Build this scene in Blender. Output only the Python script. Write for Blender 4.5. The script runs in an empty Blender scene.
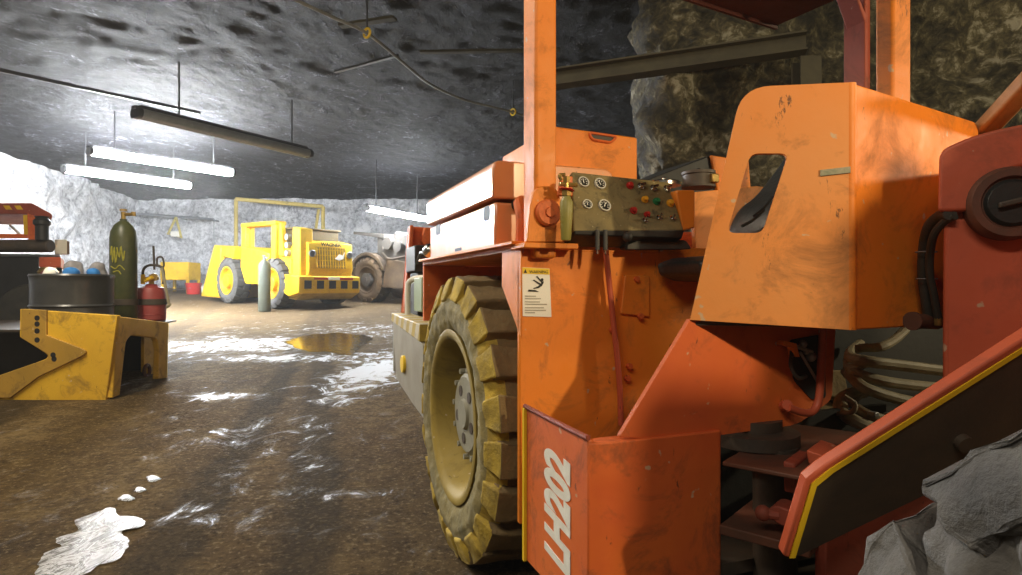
import bpy, bmesh, math, random
from mathutils import Vector, Matrix, noise
from mathutils.geometry import tessellate_polygon
random.seed(7)
SC = bpy.context.scene
COL = SC.collection
PI = math.pi
# ------------------------------------------------------------------ camera geometry helpers
F, CX, CY, H = 600.0, 511.0, 287.5, 0.95
CAM = Vector((0, 0, H))
SA, CA = math.sin(math.radians(21)), math.cos(math.radians(21))
VO = Vector((-0.2166, 2.13, 0))            # centre of the loader's near wheel, at the ground
EV = Vector((CA, SA, 0))                   # across the loader (to its far side)
EU = Vector((-SA, CA, 0))                  # along the loader (to its engine end)
EZ = Vector((0, 0, 1))
def V3(*a): return Vector(a)
def ray(px, py): return Vector(((px-CX)/F, 1, -(py-CY)/F))
def at(px, py, D): return CAM + ray(px, py)*D
def on(px, py, p0, n):
    r = ray(px, py)
    return CAM + r*((p0-CAM).dot(n)/r.dot(n))
def L(v, u, z): return VO + EV*v + EU*u + EZ*z       # loader coordinates -> world
def PU(px, py, u): return on(px, py, L(0, u, 0), EU)  # point on a plane across the loader
def PV(px, py, v): return on(px, py, L(v, 0, 0), EV)  # point on a plane along the loader
def PZ(px, py, z): return on(px, py, V3(0, 0, z), EZ)
def gz(x, y): return 0.0019*max(0.0, y)**2            # the floor rises gently away from the camera

# ------------------------------------------------------------------ mesh builder
def frame_of(d):
    d = d.normalized()
    a = EZ if abs(d.z) < 0.9 else V3(1, 0, 0)
    x = d.cross(a).normalized(); y = d.cross(x).normalized()
    return x, y, d
def fillet(pts, r, n=4):
    """round the corners of a closed polygon; r is a number or a list (one per corner)"""
    out = []; N = len(pts)
    for i, p in enumerate(pts):
        rr = r[i] if isinstance(r, (list, tuple)) else r
        if not rr: out.append(p.copy()); continue
        a, b = pts[i-1], pts[(i+1) % N]
        da, db = (a-p), (b-p)
        ra = min(rr, da.length*.48); rb = min(rr, db.length*.48)
        A = p+da.normalized()*ra; B = p+db.normalized()*rb
        for k in range(n+1):
            t = k/n
            out.append(A*(1-t)**2+p*2*t*(1-t)+B*t*t)
    return out
def smooth_path(pts, n=6):
    P = [Vector(p) for p in pts]
    if len(P) < 3: return P
    out = []
    for i in range(len(P)-1):
        p0 = P[i-1] if i > 0 else P[0]*2-P[1]
        p1, p2 = P[i], P[i+1]
        p3 = P[i+2] if i+2 < len(P) else P[-1]*2-P[-2]
        for k in range(n):
            t = k/n
            out.append(.5*((2*p1)+(p2-p0)*t+(2*p0-5*p1+4*p2-p3)*t*t+(3*p1-p0-3*p2+p3)*t**3))
    out.append(P[-1]); return out
class MB:
    def __init__(s): s.bm = bmesh.new(); s.mi = 0
    def face(s, vs):
        try:
            f = s.bm.faces.new(vs); f.material_index = s.mi; return f
        except ValueError: return None
    def prism(s, pts, vec, holes=()):
        """planar outline (with holes) given thickness along vec"""
        pts = [Vector(p) for p in pts]; holes = [[Vector(q) for q in h] for h in holes]
        vec = Vector(vec)
        loops = [pts]+holes
        A = [[s.bm.verts.new(p) for p in lp] for lp in loops]
        B = [[s.bm.verts.new(p+vec) for p in lp] for lp in loops]
        if holes:
            fa = [v for l in A for v in l]; fb = [v for l in B for v in l]
            for t in tessellate_polygon(loops):
                s.face([fa[i] for i in t]); s.face([fb[i] for i in reversed(t)])
        else:
            s.face(A[0]); s.face(list(reversed(B[0])))
        for a, b in zip(A, B):
            n = len(a)
            for i in range(n):
                j = (i+1) % n
                s.face([a[i], a[j], b[j], b[i]])
        return s
    def hexa(s, p):
        """8 corners: bottom 4 in order, top 4 in order"""
        v = [s.bm.verts.new(q) for q in p]
        for f in ((3, 2, 1, 0), (4, 5, 6, 7), (0, 1, 5, 4), (1, 2, 6, 5), (2, 3, 7, 6), (3, 0, 4, 7)):
            s.face([v[i] for i in f])
        return s
    def obox(s, c, X, Y, Z):
        """box centred at c with full edge vectors X, Y, Z"""
        c, X, Y, Z = Vector(c), Vector(X)/2, Vector(Y)/2, Vector(Z)/2
        return s.hexa([c-X-Y-Z, c+X-Y-Z, c+X+Y-Z, c-X+Y-Z, c-X-Y+Z, c+X-Y+Z, c+X+Y+Z, c-X+Y+Z])
    def lbox(s, v0, v1, u0, u1, z0, z1):
        return s.hexa([L(v0, u0, z0), L(v1, u0, z0), L(v1, u1, z0), L(v0, u1, z0), L(v0, u0, z1), L(v1, u0, z1), L(v1, u1, z1), L(v0, u1, z1)])
    def box(s, x0, x1, y0, y1, z0, z1):
        return s.hexa([V3(x0, y0, z0), V3(x1, y0, z0), V3(x1, y1, z0), V3(x0, y1, z0), V3(x0, y0, z1), V3(x1, y0, z1), V3(x1, y1, z1), V3(x0, y1, z1)])
    def lathe(s, prof, c, ax, n=24, close=False, cap=True, mats=None):
        """profile of (radius, distance along axis)"""
        x, y, d = frame_of(Vector(ax)); c = Vector(c); rings = []
        for r, a in prof:
            if r < 1e-6: rings.append([s.bm.verts.new(c+d*a)])
            else: rings.append([s.bm.verts.new(c+d*a+(x*math.cos(2*PI*k/n)+y*math.sin(2*PI*k/n))*r) for k in range(n)])
        pairs = list(zip(rings, rings[1:]))
        if close: pairs.append((rings[-1], rings[0]))
        for q, (A, B) in enumerate(pairs):
            if mats: s.mi = mats[q % len(mats)]
            for k in range(n):
                j = (k+1) % n
                if len(A) == 1 and len(B) == 1: continue
                if len(A) == 1: s.face([A[0], B[k], B[j]])
                elif len(B) == 1: s.face([A[k], B[0], A[j]])
                else: s.face([A[k], B[k], B[j], A[j]])
        if cap and not close:
            if len(rings[0]) > 1: s.face(rings[0])
            if len(rings[-1]) > 1: s.face(list(reversed(rings[-1])))
        return s
    def cyl(s, a, b, r, r2=None, n=16):
        a, b = Vector(a), Vector(b); d = b-a
        return s.lathe([(r, 0), (r if r2 is None else r2, d.length)], a, d, n)
    def tube(s, pts, r, n=8, sm=5):
        P = smooth_path(pts, sm) if sm else [Vector(p) for p in pts]
        x = None; rings = []
        for i, p in enumerate(P):
            d = (P[min(i+1, len(P)-1)]-P[max(i-1, 0)])
            if d.length < 1e-9: d = EZ.copy()
            d.normalize()
            if x is None: x, y, _ = frame_of(d)
            else:
                x = (x-d*x.dot(d))
                x = x.normalized() if x.length > 1e-6 else frame_of(d)[0]
                y = d.cross(x)
            rr = r[i*len(r)//len(P)] if isinstance(r, (list, tuple)) else r
            rings.append([s.bm.verts.new(p+(x*math.cos(2*PI*k/n)+y*math.sin(2*PI*k/n))*rr) for k in range(n)])
        for A, B in zip(rings, rings[1:]):
            for k in range(n): s.face([A[k], A[(k+1) % n], B[(k+1) % n], B[k]])
        s.face(list(reversed(rings[0]))); s.face(rings[-1])
        return s
    def torus(s, c, ax, R, r, n=24, m=8):
        prof = [(R+r*math.cos(2*PI*k/m), r*math.sin(2*PI*k/m)) for k in range(m)]
        return s.lathe(prof, c, ax, n, close=True)
    def ball(s, c, r, n=12, sz=1.0):
        c = Vector(c)
        return s.lathe([(r*math.sin(PI*k/8), -r*sz*math.cos(PI*k/8)) for k in range(9)], c, EZ, n)
    def build(s, name, mats, parent=None, bevel=0, seg=2, angle=32, sub=0, flat=False):
        me = bpy.data.meshes.new(name)
        org = root_loc(parent)
        bmesh.ops.remove_doubles(s.bm, verts=s.bm.verts[:], dist=1e-6)
        bmesh.ops.recalc_face_normals(s.bm, faces=s.bm.faces[:])
        s.bm.to_mesh(me); s.bm.free()
        if org is not None: me.transform(Matrix.Translation(-org))
        for m in (mats if isinstance(mats, (list, tuple)) else [mats]): me.materials.append(m)
        if not flat:
            for p in me.polygons: p.use_smooth = True
            me.set_sharp_from_angle(angle=math.radians(angle))
        o = bpy.data.objects.new(name, me); COL.objects.link(o)
        if parent is not None: o.parent = parent
        if sub:
            md = o.modifiers.new('s', 'SUBSURF'); md.levels = sub; md.render_levels = sub
        if bevel:
            md = o.modifiers.new('b', 'BEVEL'); md.width = bevel; md.segments = seg; md.limit_method = 'ANGLE'; md.angle_limit = math.radians(40)
            md.harden_normals = False
        return o
ORG = {}
def root_loc(p):
    if p is None: return None
    while p.parent is not None: p = p.parent
    return ORG.get(p.name, Vector((0, 0, 0)))
def thing(name, label, cat, loc, group=None):
    o = bpy.data.objects.new(name, None); COL.objects.link(o)
    o.location = loc; o.empty_display_size = .1
    o['label'] = label; o['category'] = cat
    if group: o['group'] = group
    ORG[o.name] = Vector(loc); return o
def node(name, parent):
    o = bpy.data.objects.new(name, None); COL.objects.link(o); o.parent = parent; o.empty_display_size = .05
    return o
def tag(o, label, cat, group=None, kind=None):
    o['label'] = label; o['category'] = cat
    if group: o['group'] = group
    if kind: o['kind'] = kind
    return o
def struct(o, label=None):
    o['kind'] = 'structure'
    if label: o['label'] = label
    return o
def rebase(o):
    """put a single mesh's origin at the centre of its foot"""
    vs = [v.co for v in o.data.vertices]
    c = Vector((sum(v.x for v in vs)/len(vs), sum(v.y for v in vs)/len(vs), min(v.z for v in vs)))
    o.data.transform(Matrix.Translation(-c)); o.location = c
    return o
def text(name, s, size, org, right, up, mat, parent, depth=.001, shear=0, align='LEFT', bold=0, sx=1.0):
    cu = bpy.data.curves.new(name, 'FONT'); cu.body = s; cu.size = size; cu.extrude = depth; cu.shear = shear
    cu.align_x = align; cu.offset = bold
    t = bpy.data.objects.new(name, cu); COL.objects.link(t)
    dg = bpy.context.evaluated_depsgraph_get()
    me = bpy.data.meshes.new_from_object(t.evaluated_get(dg))
    bpy.data.objects.remove(t)
    right, up = Vector(right).normalized(), Vector(up).normalized(); n = right.cross(up)
    M = Matrix(((right.x*sx, up.x, n.x, org.x), (right.y*sx, up.y, n.y, org.y), (right.z*sx, up.z, n.z, org.z), (0, 0, 0, 1)))
    me.transform(M); o0 = root_loc(parent)
    if o0 is not None: me.transform(Matrix.Translation(-o0))
    me.materials.clear(); me.materials.append(mat); me.name = name
    o = bpy.data.objects.new(name, me); COL.objects.link(o); o.parent = parent
    return o

# ------------------------------------------------------------------ materials
def new_mat(name):
    m = bpy.data.materials.new(name); m.use_nodes = True
    nt = m.node_tree; b = nt.nodes['Principled BSDF']
    return m, nt, b
def nd(nt, t, **kw):
    n = nt.nodes.new(t)
    for k, v in kw.items(): setattr(n, k, v)
    return n
def coord(nt, scale=(1, 1, 1)):
    tc = nd(nt, 'ShaderNodeTexCoord'); mp = nd(nt, 'ShaderNodeMapping'); mp.inputs['Scale'].default_value = scale
    nt.links.new(tc.outputs['Object'], mp.inputs['Vector']); return mp.outputs['Vector']
def noise_n(nt, vec, scale, detail=6, rough=.6, dist=0):
    n = nd(nt, 'ShaderNodeTexNoise'); n.inputs['Scale'].default_value = scale; n.inputs['Detail'].default_value = detail
    n.inputs['Roughness'].default_value = rough; n.inputs['Distortion'].default_value = dist
    nt.links.new(vec, n.inputs['Vector']); return n.outputs['Fac']
def ramp(nt, fac, stops, interp='LINEAR'):
    r = nd(nt, 'ShaderNodeValToRGB'); cr = r.color_ramp; cr.interpolation = interp
    while len(cr.elements) < len(stops): cr.elements.new(.5)
    for e, (p, c) in zip(cr.elements, stops):
        e.position = p; e.color = (*c, 1) if len(c) == 3 else c
    nt.links.new(fac, r.inputs['Fac']); return r.outputs['Color']
def mix(nt, fac, a, b, mode='MIX'):
    m = nd(nt, 'ShaderNodeMix', data_type='RGBA', blend_type=mode)
    for s, v in ((m.inputs[0], fac), (m.inputs[6], a), (m.inputs[7], b)):
        if isinstance(v, (int, float)): s.default_value = v
        elif isinstance(v, (tuple, list)): s.default_value = (*v, 1) if len(v) == 3 else v
        else: nt.links.new(v, s)
    return m.outputs[2]
def bump(nt, b, h, strength=.3, dist=.01):
    n = nd(nt, 'ShaderNodeBump'); n.inputs['Strength'].default_value = strength; n.inputs['Distance'].default_value = dist
    nt.links.new(h, n.inputs['Height']); nt.links.new(n.outputs['Normal'], b.inputs['Normal'])
G1 = lambda g: (g, g, g)
def paint(name, col, dirt=(.06, .035, .02), rough=.4, amount=.5, chips=True, alt=None, spec=.5, scale=1.0):
    """worn machine paint: tone drift, grime clouds, small dark chips and smears"""
    m, nt, b = new_mat(name); v = coord(nt)
    n1 = noise_n(nt, v, 2.2*scale, 5, .6, .3)
    c = mix(nt, ramp(nt, n1, [(.35, G1(0)), (.7, G1(1))]), col, alt or tuple(x*.86 for x in col))
    n2 = noise_n(nt, v, 6*scale, 10, .72, .6)
    g = ramp(nt, n2, [(.52, G1(0)), (.74, G1(amount))])
    c = mix(nt, g, c, dirt)
    if chips:
        vs = coord(nt, (9, 9, 3))
        n3 = noise_n(nt, vs, 3.1*scale, 8, .75, .4)
        c = mix(nt, ramp(nt, n3, [(.635, G1(0)), (.675, G1(.85))]), c, tuple(x*.6 for x in dirt))
        n4 = noise_n(nt, v, 26*scale, 3, .5)
        c = mix(nt, ramp(nt, n4, [(.70, G1(0)), (.73, G1(.7))]), c, (.55, .45, .3))
    nt.links.new(c, b.inputs['Base Color'])
    r = ramp(nt, n2, [(.3, G1(rough)), (.75, G1(min(1, rough+.35)))])
    nt.links.new(r, b.inputs['Roughness'])
    b.inputs['Specular IOR Level'].default_value = spec
    bump(nt, b, noise_n(nt, v, 30, 6, .6), .08, .01)
    return m
def plain(name, col, rough=.6, metal=0, var=.25, scale=8, bmp=.15, alt=None, spec=.5):
    m, nt, b = new_mat(name); v = coord(nt)
    n1 = noise_n(nt, v, scale, 8, .65, .3)
    c = mix(nt, ramp(nt, n1, [(.3, G1(0)), (.72, G1(1))]), col, alt or tuple(x*(1-var) for x in col))
    nt.links.new(c, b.inputs['Base Color'])
    b.inputs['Roughness'].default_value = rough; b.inputs['Metallic'].default_value = metal
    b.inputs['Specular IOR Level'].default_value = spec
    bump(nt, b, noise_n(nt, v, scale*4, 6, .65), bmp, .01)
    return m
def emit(name, col, s):
    m, nt, b = new_mat(name)
    b.inputs['Base Color'].default_value = (.9, .9, .9, 1)
    b.inputs['Emission Color'].default_value = (*col, 1); b.inputs['Emission Strength'].default_value = s
    return m
def stripes(name, ca, cb, scale, direction, width=.5, rough=.5):
    """two-colour hazard stripes along a direction"""
    m, nt, b = new_mat(name); tc = nd(nt, 'ShaderNodeTexCoord')
    dp = nd(nt, 'ShaderNodeVectorMath', operation='DOT_PRODUCT'); dp.inputs[1].default_value = tuple(Vector(direction)*scale)
    nt.links.new(tc.outputs['Object'], dp.inputs[0])
    fr = nd(nt, 'ShaderNodeMath', operation='FRACT'); nt.links.new(dp.outputs['Value'], fr.inputs[0])
    st = nd(nt, 'ShaderNodeMath', operation='GREATER_THAN'); st.inputs[1].default_value = width
    nt.links.new(fr.outputs[0], st.inputs[0])
    n = noise_n(nt, tc.outputs['Object'], 25, 8, .7)
    c = mix(nt, st.outputs[0], ca, cb)
    c = mix(nt, ramp(nt, n, [(.5, G1(0)), (.75, G1(.6))]), c, (.12, .1, .07))
    nt.links.new(c, b.inputs['Base Color']); b.inputs['Roughness'].default_value = rough
    return m
M = {}
M['orange'] = paint('orange_paint', (.82, .25, .018), alt=(.76, .20, .014), rough=.40, amount=.65)
M['orange_dusty'] = paint('dusty_orange_paint', (.78, .255, .04), alt=(.74, .30, .085), rough=.45, amount=.7)
M['orange_worn'] = paint('worn_orange_paint', (.70, .155, .024), alt=(.58, .095, .024), rough=.42, amount=.9)
M['red'] = paint('red_orange_paint', (.60, .125, .055), alt=(.47, .085, .038), rough=.33, amount=.5)
M['redbrown'] = paint('rust_red_paint', (.34, .06, .028), alt=(.22, .04, .02), rough=.5, amount=.8)
M['canopy'] = paint('canopy_paint', (.10, .022, .014), alt=(.07, .016, .012), rough=.5, amount=.5, chips=False)
M['lid'] = paint('toolbox_paint', (.86, .34, .12), alt=(.82, .30, .10), rough=.30, amount=.15, spec=1.0)
M['black'] = plain('black_steel', (.02, .02, .019), .5, var=.5)
M['dark'] = plain('greasy_dark_steel', (.035, .03, .025), .55, alt=(.08, .055, .035), scale=5)
M['rustplate'] = plain('rusty_plate', (.16, .05, .025), .6, alt=(.05, .03, .02), scale=6)
M['rubber'] = plain('black_rubber', (.03, .03, .028), .6, alt=(.06, .055, .045))
M['hose'] = plain('dusty_hose', (.36, .31, .20), .6, alt=(.20, .17, .10), scale=10)
M['hose_black'] = plain('black_hose', (.035, .035, .03), .45, alt=(.06, .055, .045))
M['side'] = plain('dusty_sidewall', (.30, .24, .09), .85, alt=(.13, .115, .055), scale=9, bmp=.6)
M['lug'] = plain('muddy_tread', (.24, .16, .065), .85, alt=(.12, .085, .038), scale=12, bmp=.6)
M['mud'] = plain('yellow_mud', (.60, .42, .05), .9, alt=(.20, .15, .05), scale=14, bmp=.6)
M['rim'] = paint('yellow_rim_paint', (.34, .24, .035), alt=(.20, .15, .035), rough=.55, amount=.8)
M['hub'] = plain('grey_hub', (.30, .29, .22), .6, alt=(.2, .19, .14))
M['panel'] = paint('dirty_console', (.25, .19, .075), dirt=(.016, .012, .006), alt=(.13, .10, .04), rough=.45, amount=1.0, scale=4.5)
M['ring'] = plain('bright_ring', (.62, .60, .52), .35, var=.2)  # light grey in place of chrome, its shine put into the colour
M['chrome'] = plain('chrome', (.7, .7, .68), .2, 1, var=.1)
M['white'] = plain('white_sticker', (.86, .84, .76), .5, var=.06, bmp=.02)
M['stencil'] = plain('white_stencil', (.88, .87, .80), .55, alt=(.70, .67, .58), scale=22)
M['yellow'] = paint('yellow_paint', (.76, .47, .006), alt=(.70, .40, .006), rough=.45, amount=.4)
M['label_yellow'] = plain('label_yellow', (.9, .6, .02), .5, var=.1)
M['black_flat'] = plain('black_print', (.015, .015, .015), .6)
M['red_btn'] = plain('red_plastic', (.5, .02, .015), .35)
M['green_btn'] = plain('green_plastic', (.02, .2, .07), .35)
M['yel_btn'] = plain('amber_plastic', (.85, .4, .02), .35)
M['grey_print'] = plain('grey_print', (.45, .42, .36), .7)
M['gauge'] = plain('gauge_face', (.025, .025, .022), .3)
M['seat'] = plain('black_vinyl', (.018, .02, .021), .38, alt=(.035, .037, .037), scale=14, bmp=.25)
M['bottle'] = plain('olive_bottle', (.30, .26, .05), .45, alt=(.2, .18, .04))
M['brass'] = plain('brass', (.5, .33, .1), .4, .8)
M['tire_lug'] = plain('grey_tyre_rubber', (.045, .045, .047), .8, alt=(.17, .16, .145), scale=6, bmp=1)
M['tire_side'] = plain('grey_tyre_sidewall', (.045, .045, .047), .8, alt=(.15, .14, .125), scale=4, bmp=.5)
M['greyplate'] = plain('dusty_grey_plate', (.36, .34, .29), .5, alt=(.24, .22, .17), scale=5)
M['hazard'] = stripes('hazard_edge', (.52, .47, .34), (.46, .33, .05), 9, EU*.8+EZ*.5, .5)
M['steel'] = plain('galvanised_steel', (.33, .35, .37), .45, .5, var=.3)
M['olivesteel'] = plain('weathered_steel_beam', (.075, .066, .038), .8, alt=(.04, .034, .022), scale=6)
# ================================================================== the orange loader
ld = thing('mining_loader', 'large orange underground loader with open operator compartment and white stencil on its side plate', 'loader', L(.5, 0, 0))

def make_wheel(parent, c, ax, up_rot=0, R=.497, W=.31, mats=None, nl=21, rimmats=None, lugh=.036, deep=.15, bolts=True, lumpy=0):
    """c: centre of the outer face; ax: points from the outer face inwards"""
    w = node('wheel', parent); k = R/.497; kw = W/.31
    x, y, d = frame_of(Vector(ax)); c = Vector(c)
    mats = mats or [M['side'], M['lug'], M['mud']]
    b = MB(); rt = R-lugh
    prof = [(.285*k, .035*kw), (.30*k, .012*kw), (.335*k, -.004*kw), (.38*k, -.010*kw), (.415*k, -.002*kw), (rt-.012, .022*kw), (rt, .05*kw), (rt+.004, .155*kw), (rt, .26*kw), (rt-.012, .288*kw), (.415*k, .312*kw), (.37*k, .318*kw), (.30*k, .298*kw), (.285*k, .27*kw)]
    b.lathe(prof, c, ax, 72, close=True, mats=[0, 0, 0, 0, 2, 2, 1, 1, 1, 2, 0, 0, 0, 0])
    def P(r, ang, a): return c+d*a+(x*math.cos(ang)+y*math.sin(ang))*r
    pt = 2*PI/nl
    for side in (0, 1):
        for i in range(nl):
            t0 = i*pt+(pt/2 if side else 0)+up_rot
            jit = random.uniform(-.02, .02)
            def A(a): return a*kw if not side else W-a*kw
            h0, h1 = .44*pt, .37*pt
            sk = .10*pt
            rb = rt-.008
            # tread block, wedge running from the shoulder to past the middle
            lo = [P(rb-.03*k, t0-h0*.8+jit, A(.016)), P(rb-.03*k, t0+h0*.8+jit, A(.016)), P(rb, t0+h0+sk+jit, A(.165)), P(rb, t0-h0+sk+jit, A(.165))]
            hi = [P(R-.004, t0-h1+jit, A(.012)), P(R-.004, t0+h1+jit, A(.012)), P(R, t0+h1*.75+sk+jit, A(.150)), P(R, t0-h1*.75+sk+jit, A(.150))]
            b.mi = 2; vs = [b.bm.verts.new(q) for q in lo+hi]
            for q, f in enumerate(((4, 5, 6, 7), (0, 1, 5, 4), (1, 2, 6, 5), (2, 3, 7, 6), (3, 0, 4, 7))):
                b.mi = 2 if q == 1 else 1
                b.face([vs[j] for j in f])
            # shoulder of the block down the sidewall
            b.mi = 2
            b.hexa([P(.40*k, t0-h0*.6+jit, A(.004)), P(.40*k, t0+h0*.6+jit, A(.004)), P(rb-.02*k, t0+h0*.8+jit, A(.06)), P(rb-.02*k, t0-h0*.8+jit, A(.06)),
                    P(.415*k, t0-h0*.7+jit, A(-.012)), P(.415*k, t0+h0*.7+jit, A(-.012)), P(R-.006, t0+h1+jit, A(.014)), P(R-.006, t0-h1+jit, A(.014))])
    ty = b.build('tyre', mats, w, bevel=.006*k, seg=2, angle=40)
    if lumpy:
        md = ty.modifiers.new('d', 'SUBSURF'); md.subdivision_type = 'SIMPLE'; md.levels = md.render_levels = 2
        tx_ = bpy.data.textures.get('lumps') or bpy.data.textures.new('lumps', 'CLOUDS'); tx_.noise_scale = .045; tx_.noise_depth = 3
        md = ty.modifiers.new('n', 'DISPLACE'); md.texture = tx_; md.strength = lumpy; md.texture_coords = 'LOCAL'; md.mid_level = .5
    rm = rimmats or [M['rim'], M['hub']]
    b = MB()
    b.lathe([(.300*k, .010*kw), (.305*k, .0), (.292*k, -.004), (.272*k, .004), (.262*k, .02*kw), (.255*k, .05*kw), (.235*k, .075*kw), (.225*k, deep*kw), (.20*k, (deep+.012)*kw), (.1*k, (deep+.012)*kw), (0, (deep+.012)*kw), ], c, ax, 56, cap=False)
    b.lathe([(.285*k, .27*kw), (.25*k, .26*kw), (.2*k, .2*kw), (0, .2*kw)], c, ax, 40, cap=False)
    b.build('rim', rm[0], w, angle=50)
    b = MB(); dd = (deep-.085)*kw
    b.lathe([(0, dd-.022*k), (.05*k, dd-.022*k), (.055*k, dd-.012*k), (.132*k, dd-.010*k), (.145*k, dd), (.145*k, dd+.12)], c, ax, 40, cap=False)
    b.build('hub', rm[1], w)
    if bolts:
        for i in range(12):
            a = i*2*PI/12+.1; q = P(.158*k, a, dd+.012)
            b = MB(); b.cyl(q, q-d*.022*k, .0105*k, n=6); b.build('wheel_nut', rm[1], w, flat=True)
        for i in range(5):
            a = i*2*PI/5+.4; q = P(.088*k, a, dd-.006)
            b = MB(); b.cyl(q, q-d*.008*k, .02*k, n=14); b.build('hub_cap', M['dark'], w)
    return w
make_wheel(ld, L(0, 0, .497), EV, .08, lumpy=.016)
make_wheel(ld, L(1.36, 0, .497), -EV, .05)

# ---- rear frame: deck, arch, sills
b = MB()
b.lbox(.05, 1.32, -.54, .66, 1.052, 1.072)                 # deck plate
b.prism([PV(502, 251, .05), PV(521, 246.8, .05), PV(520.5, 338, .05), PV(501.5, 286, .05)], EV*.004)   # near skirt of the arch
b.lbox(.03, .36, -.53, .655, 1.068, 1.078)                 # rolled lip over the wheel
b.build('fender', M['orange'], ld, bevel=.004)
b = MB()
b.lbox(.05, 1.32, .64, .66, .36, 1.05); b.lbox(.45, .47, -.5, .64, .30, 1.05); b.lbox(.90, .92, -.5, .64, .30, 1.05)
b.lbox(.47, .90, -.5, 1.9, .32, .40)
b.build('wheel_arch', M['orange_worn'], ld, bevel=.003)
b = MB()
b.cyl(L(.28, 0, .497), L(1.1, 0, .497), .09, n=16); b.ball(L(.69, 0, .497), .17)
b.build('axle', M['dark'], ld)
# engine end seen past the wheel
b = MB()
p0, n = L(.05, 1.30, 0), EU
q = [PU(408.5, 226, 1.3), PU(433, 228, 1.3), PU(440, 262, 1.3), PU(440, 316, 1.3), PU(402, 313, 1.3)]
b.prism(fillet(q, [.02, 0, 0, 0, 0]), EU*.03)
b.prism([PU(408.5, 226, 1.3), PU(412, 226, 1.3), PU(407, 313, 1.3), PU(402, 313, 1.3)], -EU*.05)
b.prism([PU(423, 228, 1.29), PU(434, 228, 1.29), PU(434, 262, 1.29), PU(420, 242, 1.29)], EU*-.04)
b.lbox(.42, 1.3, 1.33, 1.9, .40, 1.22)
b.build('engine_cover', M['orange_worn'], ld, bevel=.006)
b = MB(); b.lbox(.085, .36, 1.0, 1.24, 1.03, 1.17); b.lbox(.10, .4, 1.0, 1.2, .80, 1.03); b.build('battery_box', M['black'], ld, bevel=.008)
b = MB(); b.lbox(.075, .25, .80, .98, .83, 1.00); b.build('relay_box', plain('pale_green_box', (.28, .36, .2), .5), ld, bevel=.006)
b = MB(); b.tube([L(.06, 1.06, .74), L(.06, 1.06, .93), L(.07, 1.04, .985), L(.12, .95, 1.0), L(.2, .85, .99)], .015, 10); b.build('air_pipe', M['white'], ld)
b = MB(); b.ball(PV(429.5, 250.5, .06), .032, 14); b.build('lamp', M['chrome'], ld)
b = MB(); b.tube([PV(417, 263, .09), PV(421, 253, .09), PV(428, 255, .1)], .009); b.build('cable', M['hose_black'], ld)
# grey bumper plate with the hazard striped lip
b = MB()
q = [PV(392.5, 316, .0), PV(423, 345, .0), PV(423, 418, .0), PV(412, 403, .0), PV(396, 378, .0)]
b.prism(fillet(q, [.01, 0, 0, .03, .03]), EV*.03)
b.lbox(.03, 1.35, 1.29, 1.33, .48, .78)
bp = b.build('bumper_plate', M['greyplate'], ld, bevel=.004)
b = MB()
q = [PV(391.5, 313, -.005), PV(419.5, 324, -.005), PV(419.5, 342, -.005), PV(391.5, 321, -.005)]
b.prism(q, EV*.10); b.build('hazard_lip', M['hazard'], bp, bevel=.004)
c = PV(404, 364, -.002); b = MB(); b.cyl(c+EV*.01, c-EV*.012, .042, n=24); b.build('reflector', M['label_yellow'], bp, bevel=.003)

# ---- toolbox on the fender
tb = MB()
v0, v1, u0, u1 = .05, .46, -.336, .515
tb.lbox(v0, v1, u0, u1, 1.073, 1.212)
for nd_ in M['lid'].node_tree.nodes:
    if nd_.type == 'BSDF_PRINCIPLED': nd_.inputs['Coat Weight'].default_value = 1.0; nd_.inputs['Coat Roughness'].default_value = .22; nd_.inputs['Coat IOR'].default_value = 1.7
tbox = tb.build('toolbox', M['lid'], ld, bevel=.008)
b = MB()
b.prism(fillet([L(v0-.012, u0-.012, 1.222), L(v1, u0-.012, 1.222), L(v1, u0-.012, 1.338), L(v0-.012, u0-.012, 1.338)], [0, 0, .04, .03], 5), EU*(u1-u0+.024))
b.build('toolbox_lid', M['lid'], tbox, bevel=.006)
def slot(px, py, w, h, r, name):
    c = PV(px, py, v0-.001); b = MB()
    q = fillet([c-EU*w/2-EZ*h/2, c+EU*w/2-EZ*h/2, c+EU*w/2+EZ*h/2, c-EU*w/2+EZ*h/2], r, 5)
    b.prism(q, EV*.006); b.build(name, M['black_flat'], tbox)
slot(486.4, 213.5, .062, .046, .02, 'latch'); slot(438, 229.5, .075, .044, .02, 'latch'); slot(458, 249.5, .085, .011, .004, 'drain_slot')
b = MB()
b.tube([L(.10, -.43, 1.075), L(.10, -.43, 1.16), L(.105, -.40, 1.20), L(.13, -.36, 1.215)], .018, 10); b.lbox(.085, .13, -.46, -.39, 1.07, 1.085)
b.build('hinge_bracket', M['orange_worn'], tbox, bevel=.003)
b = MB(); b.cyl(L(.12, -.345, 1.205), L(.12, -.375, 1.205), .02, n=12); b.cyl(L(.12, -.375, 1.205), L(.12, -.385, 1.205), .012, n=6); b.build('hinge_pin', M['dark'], tbox)

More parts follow.
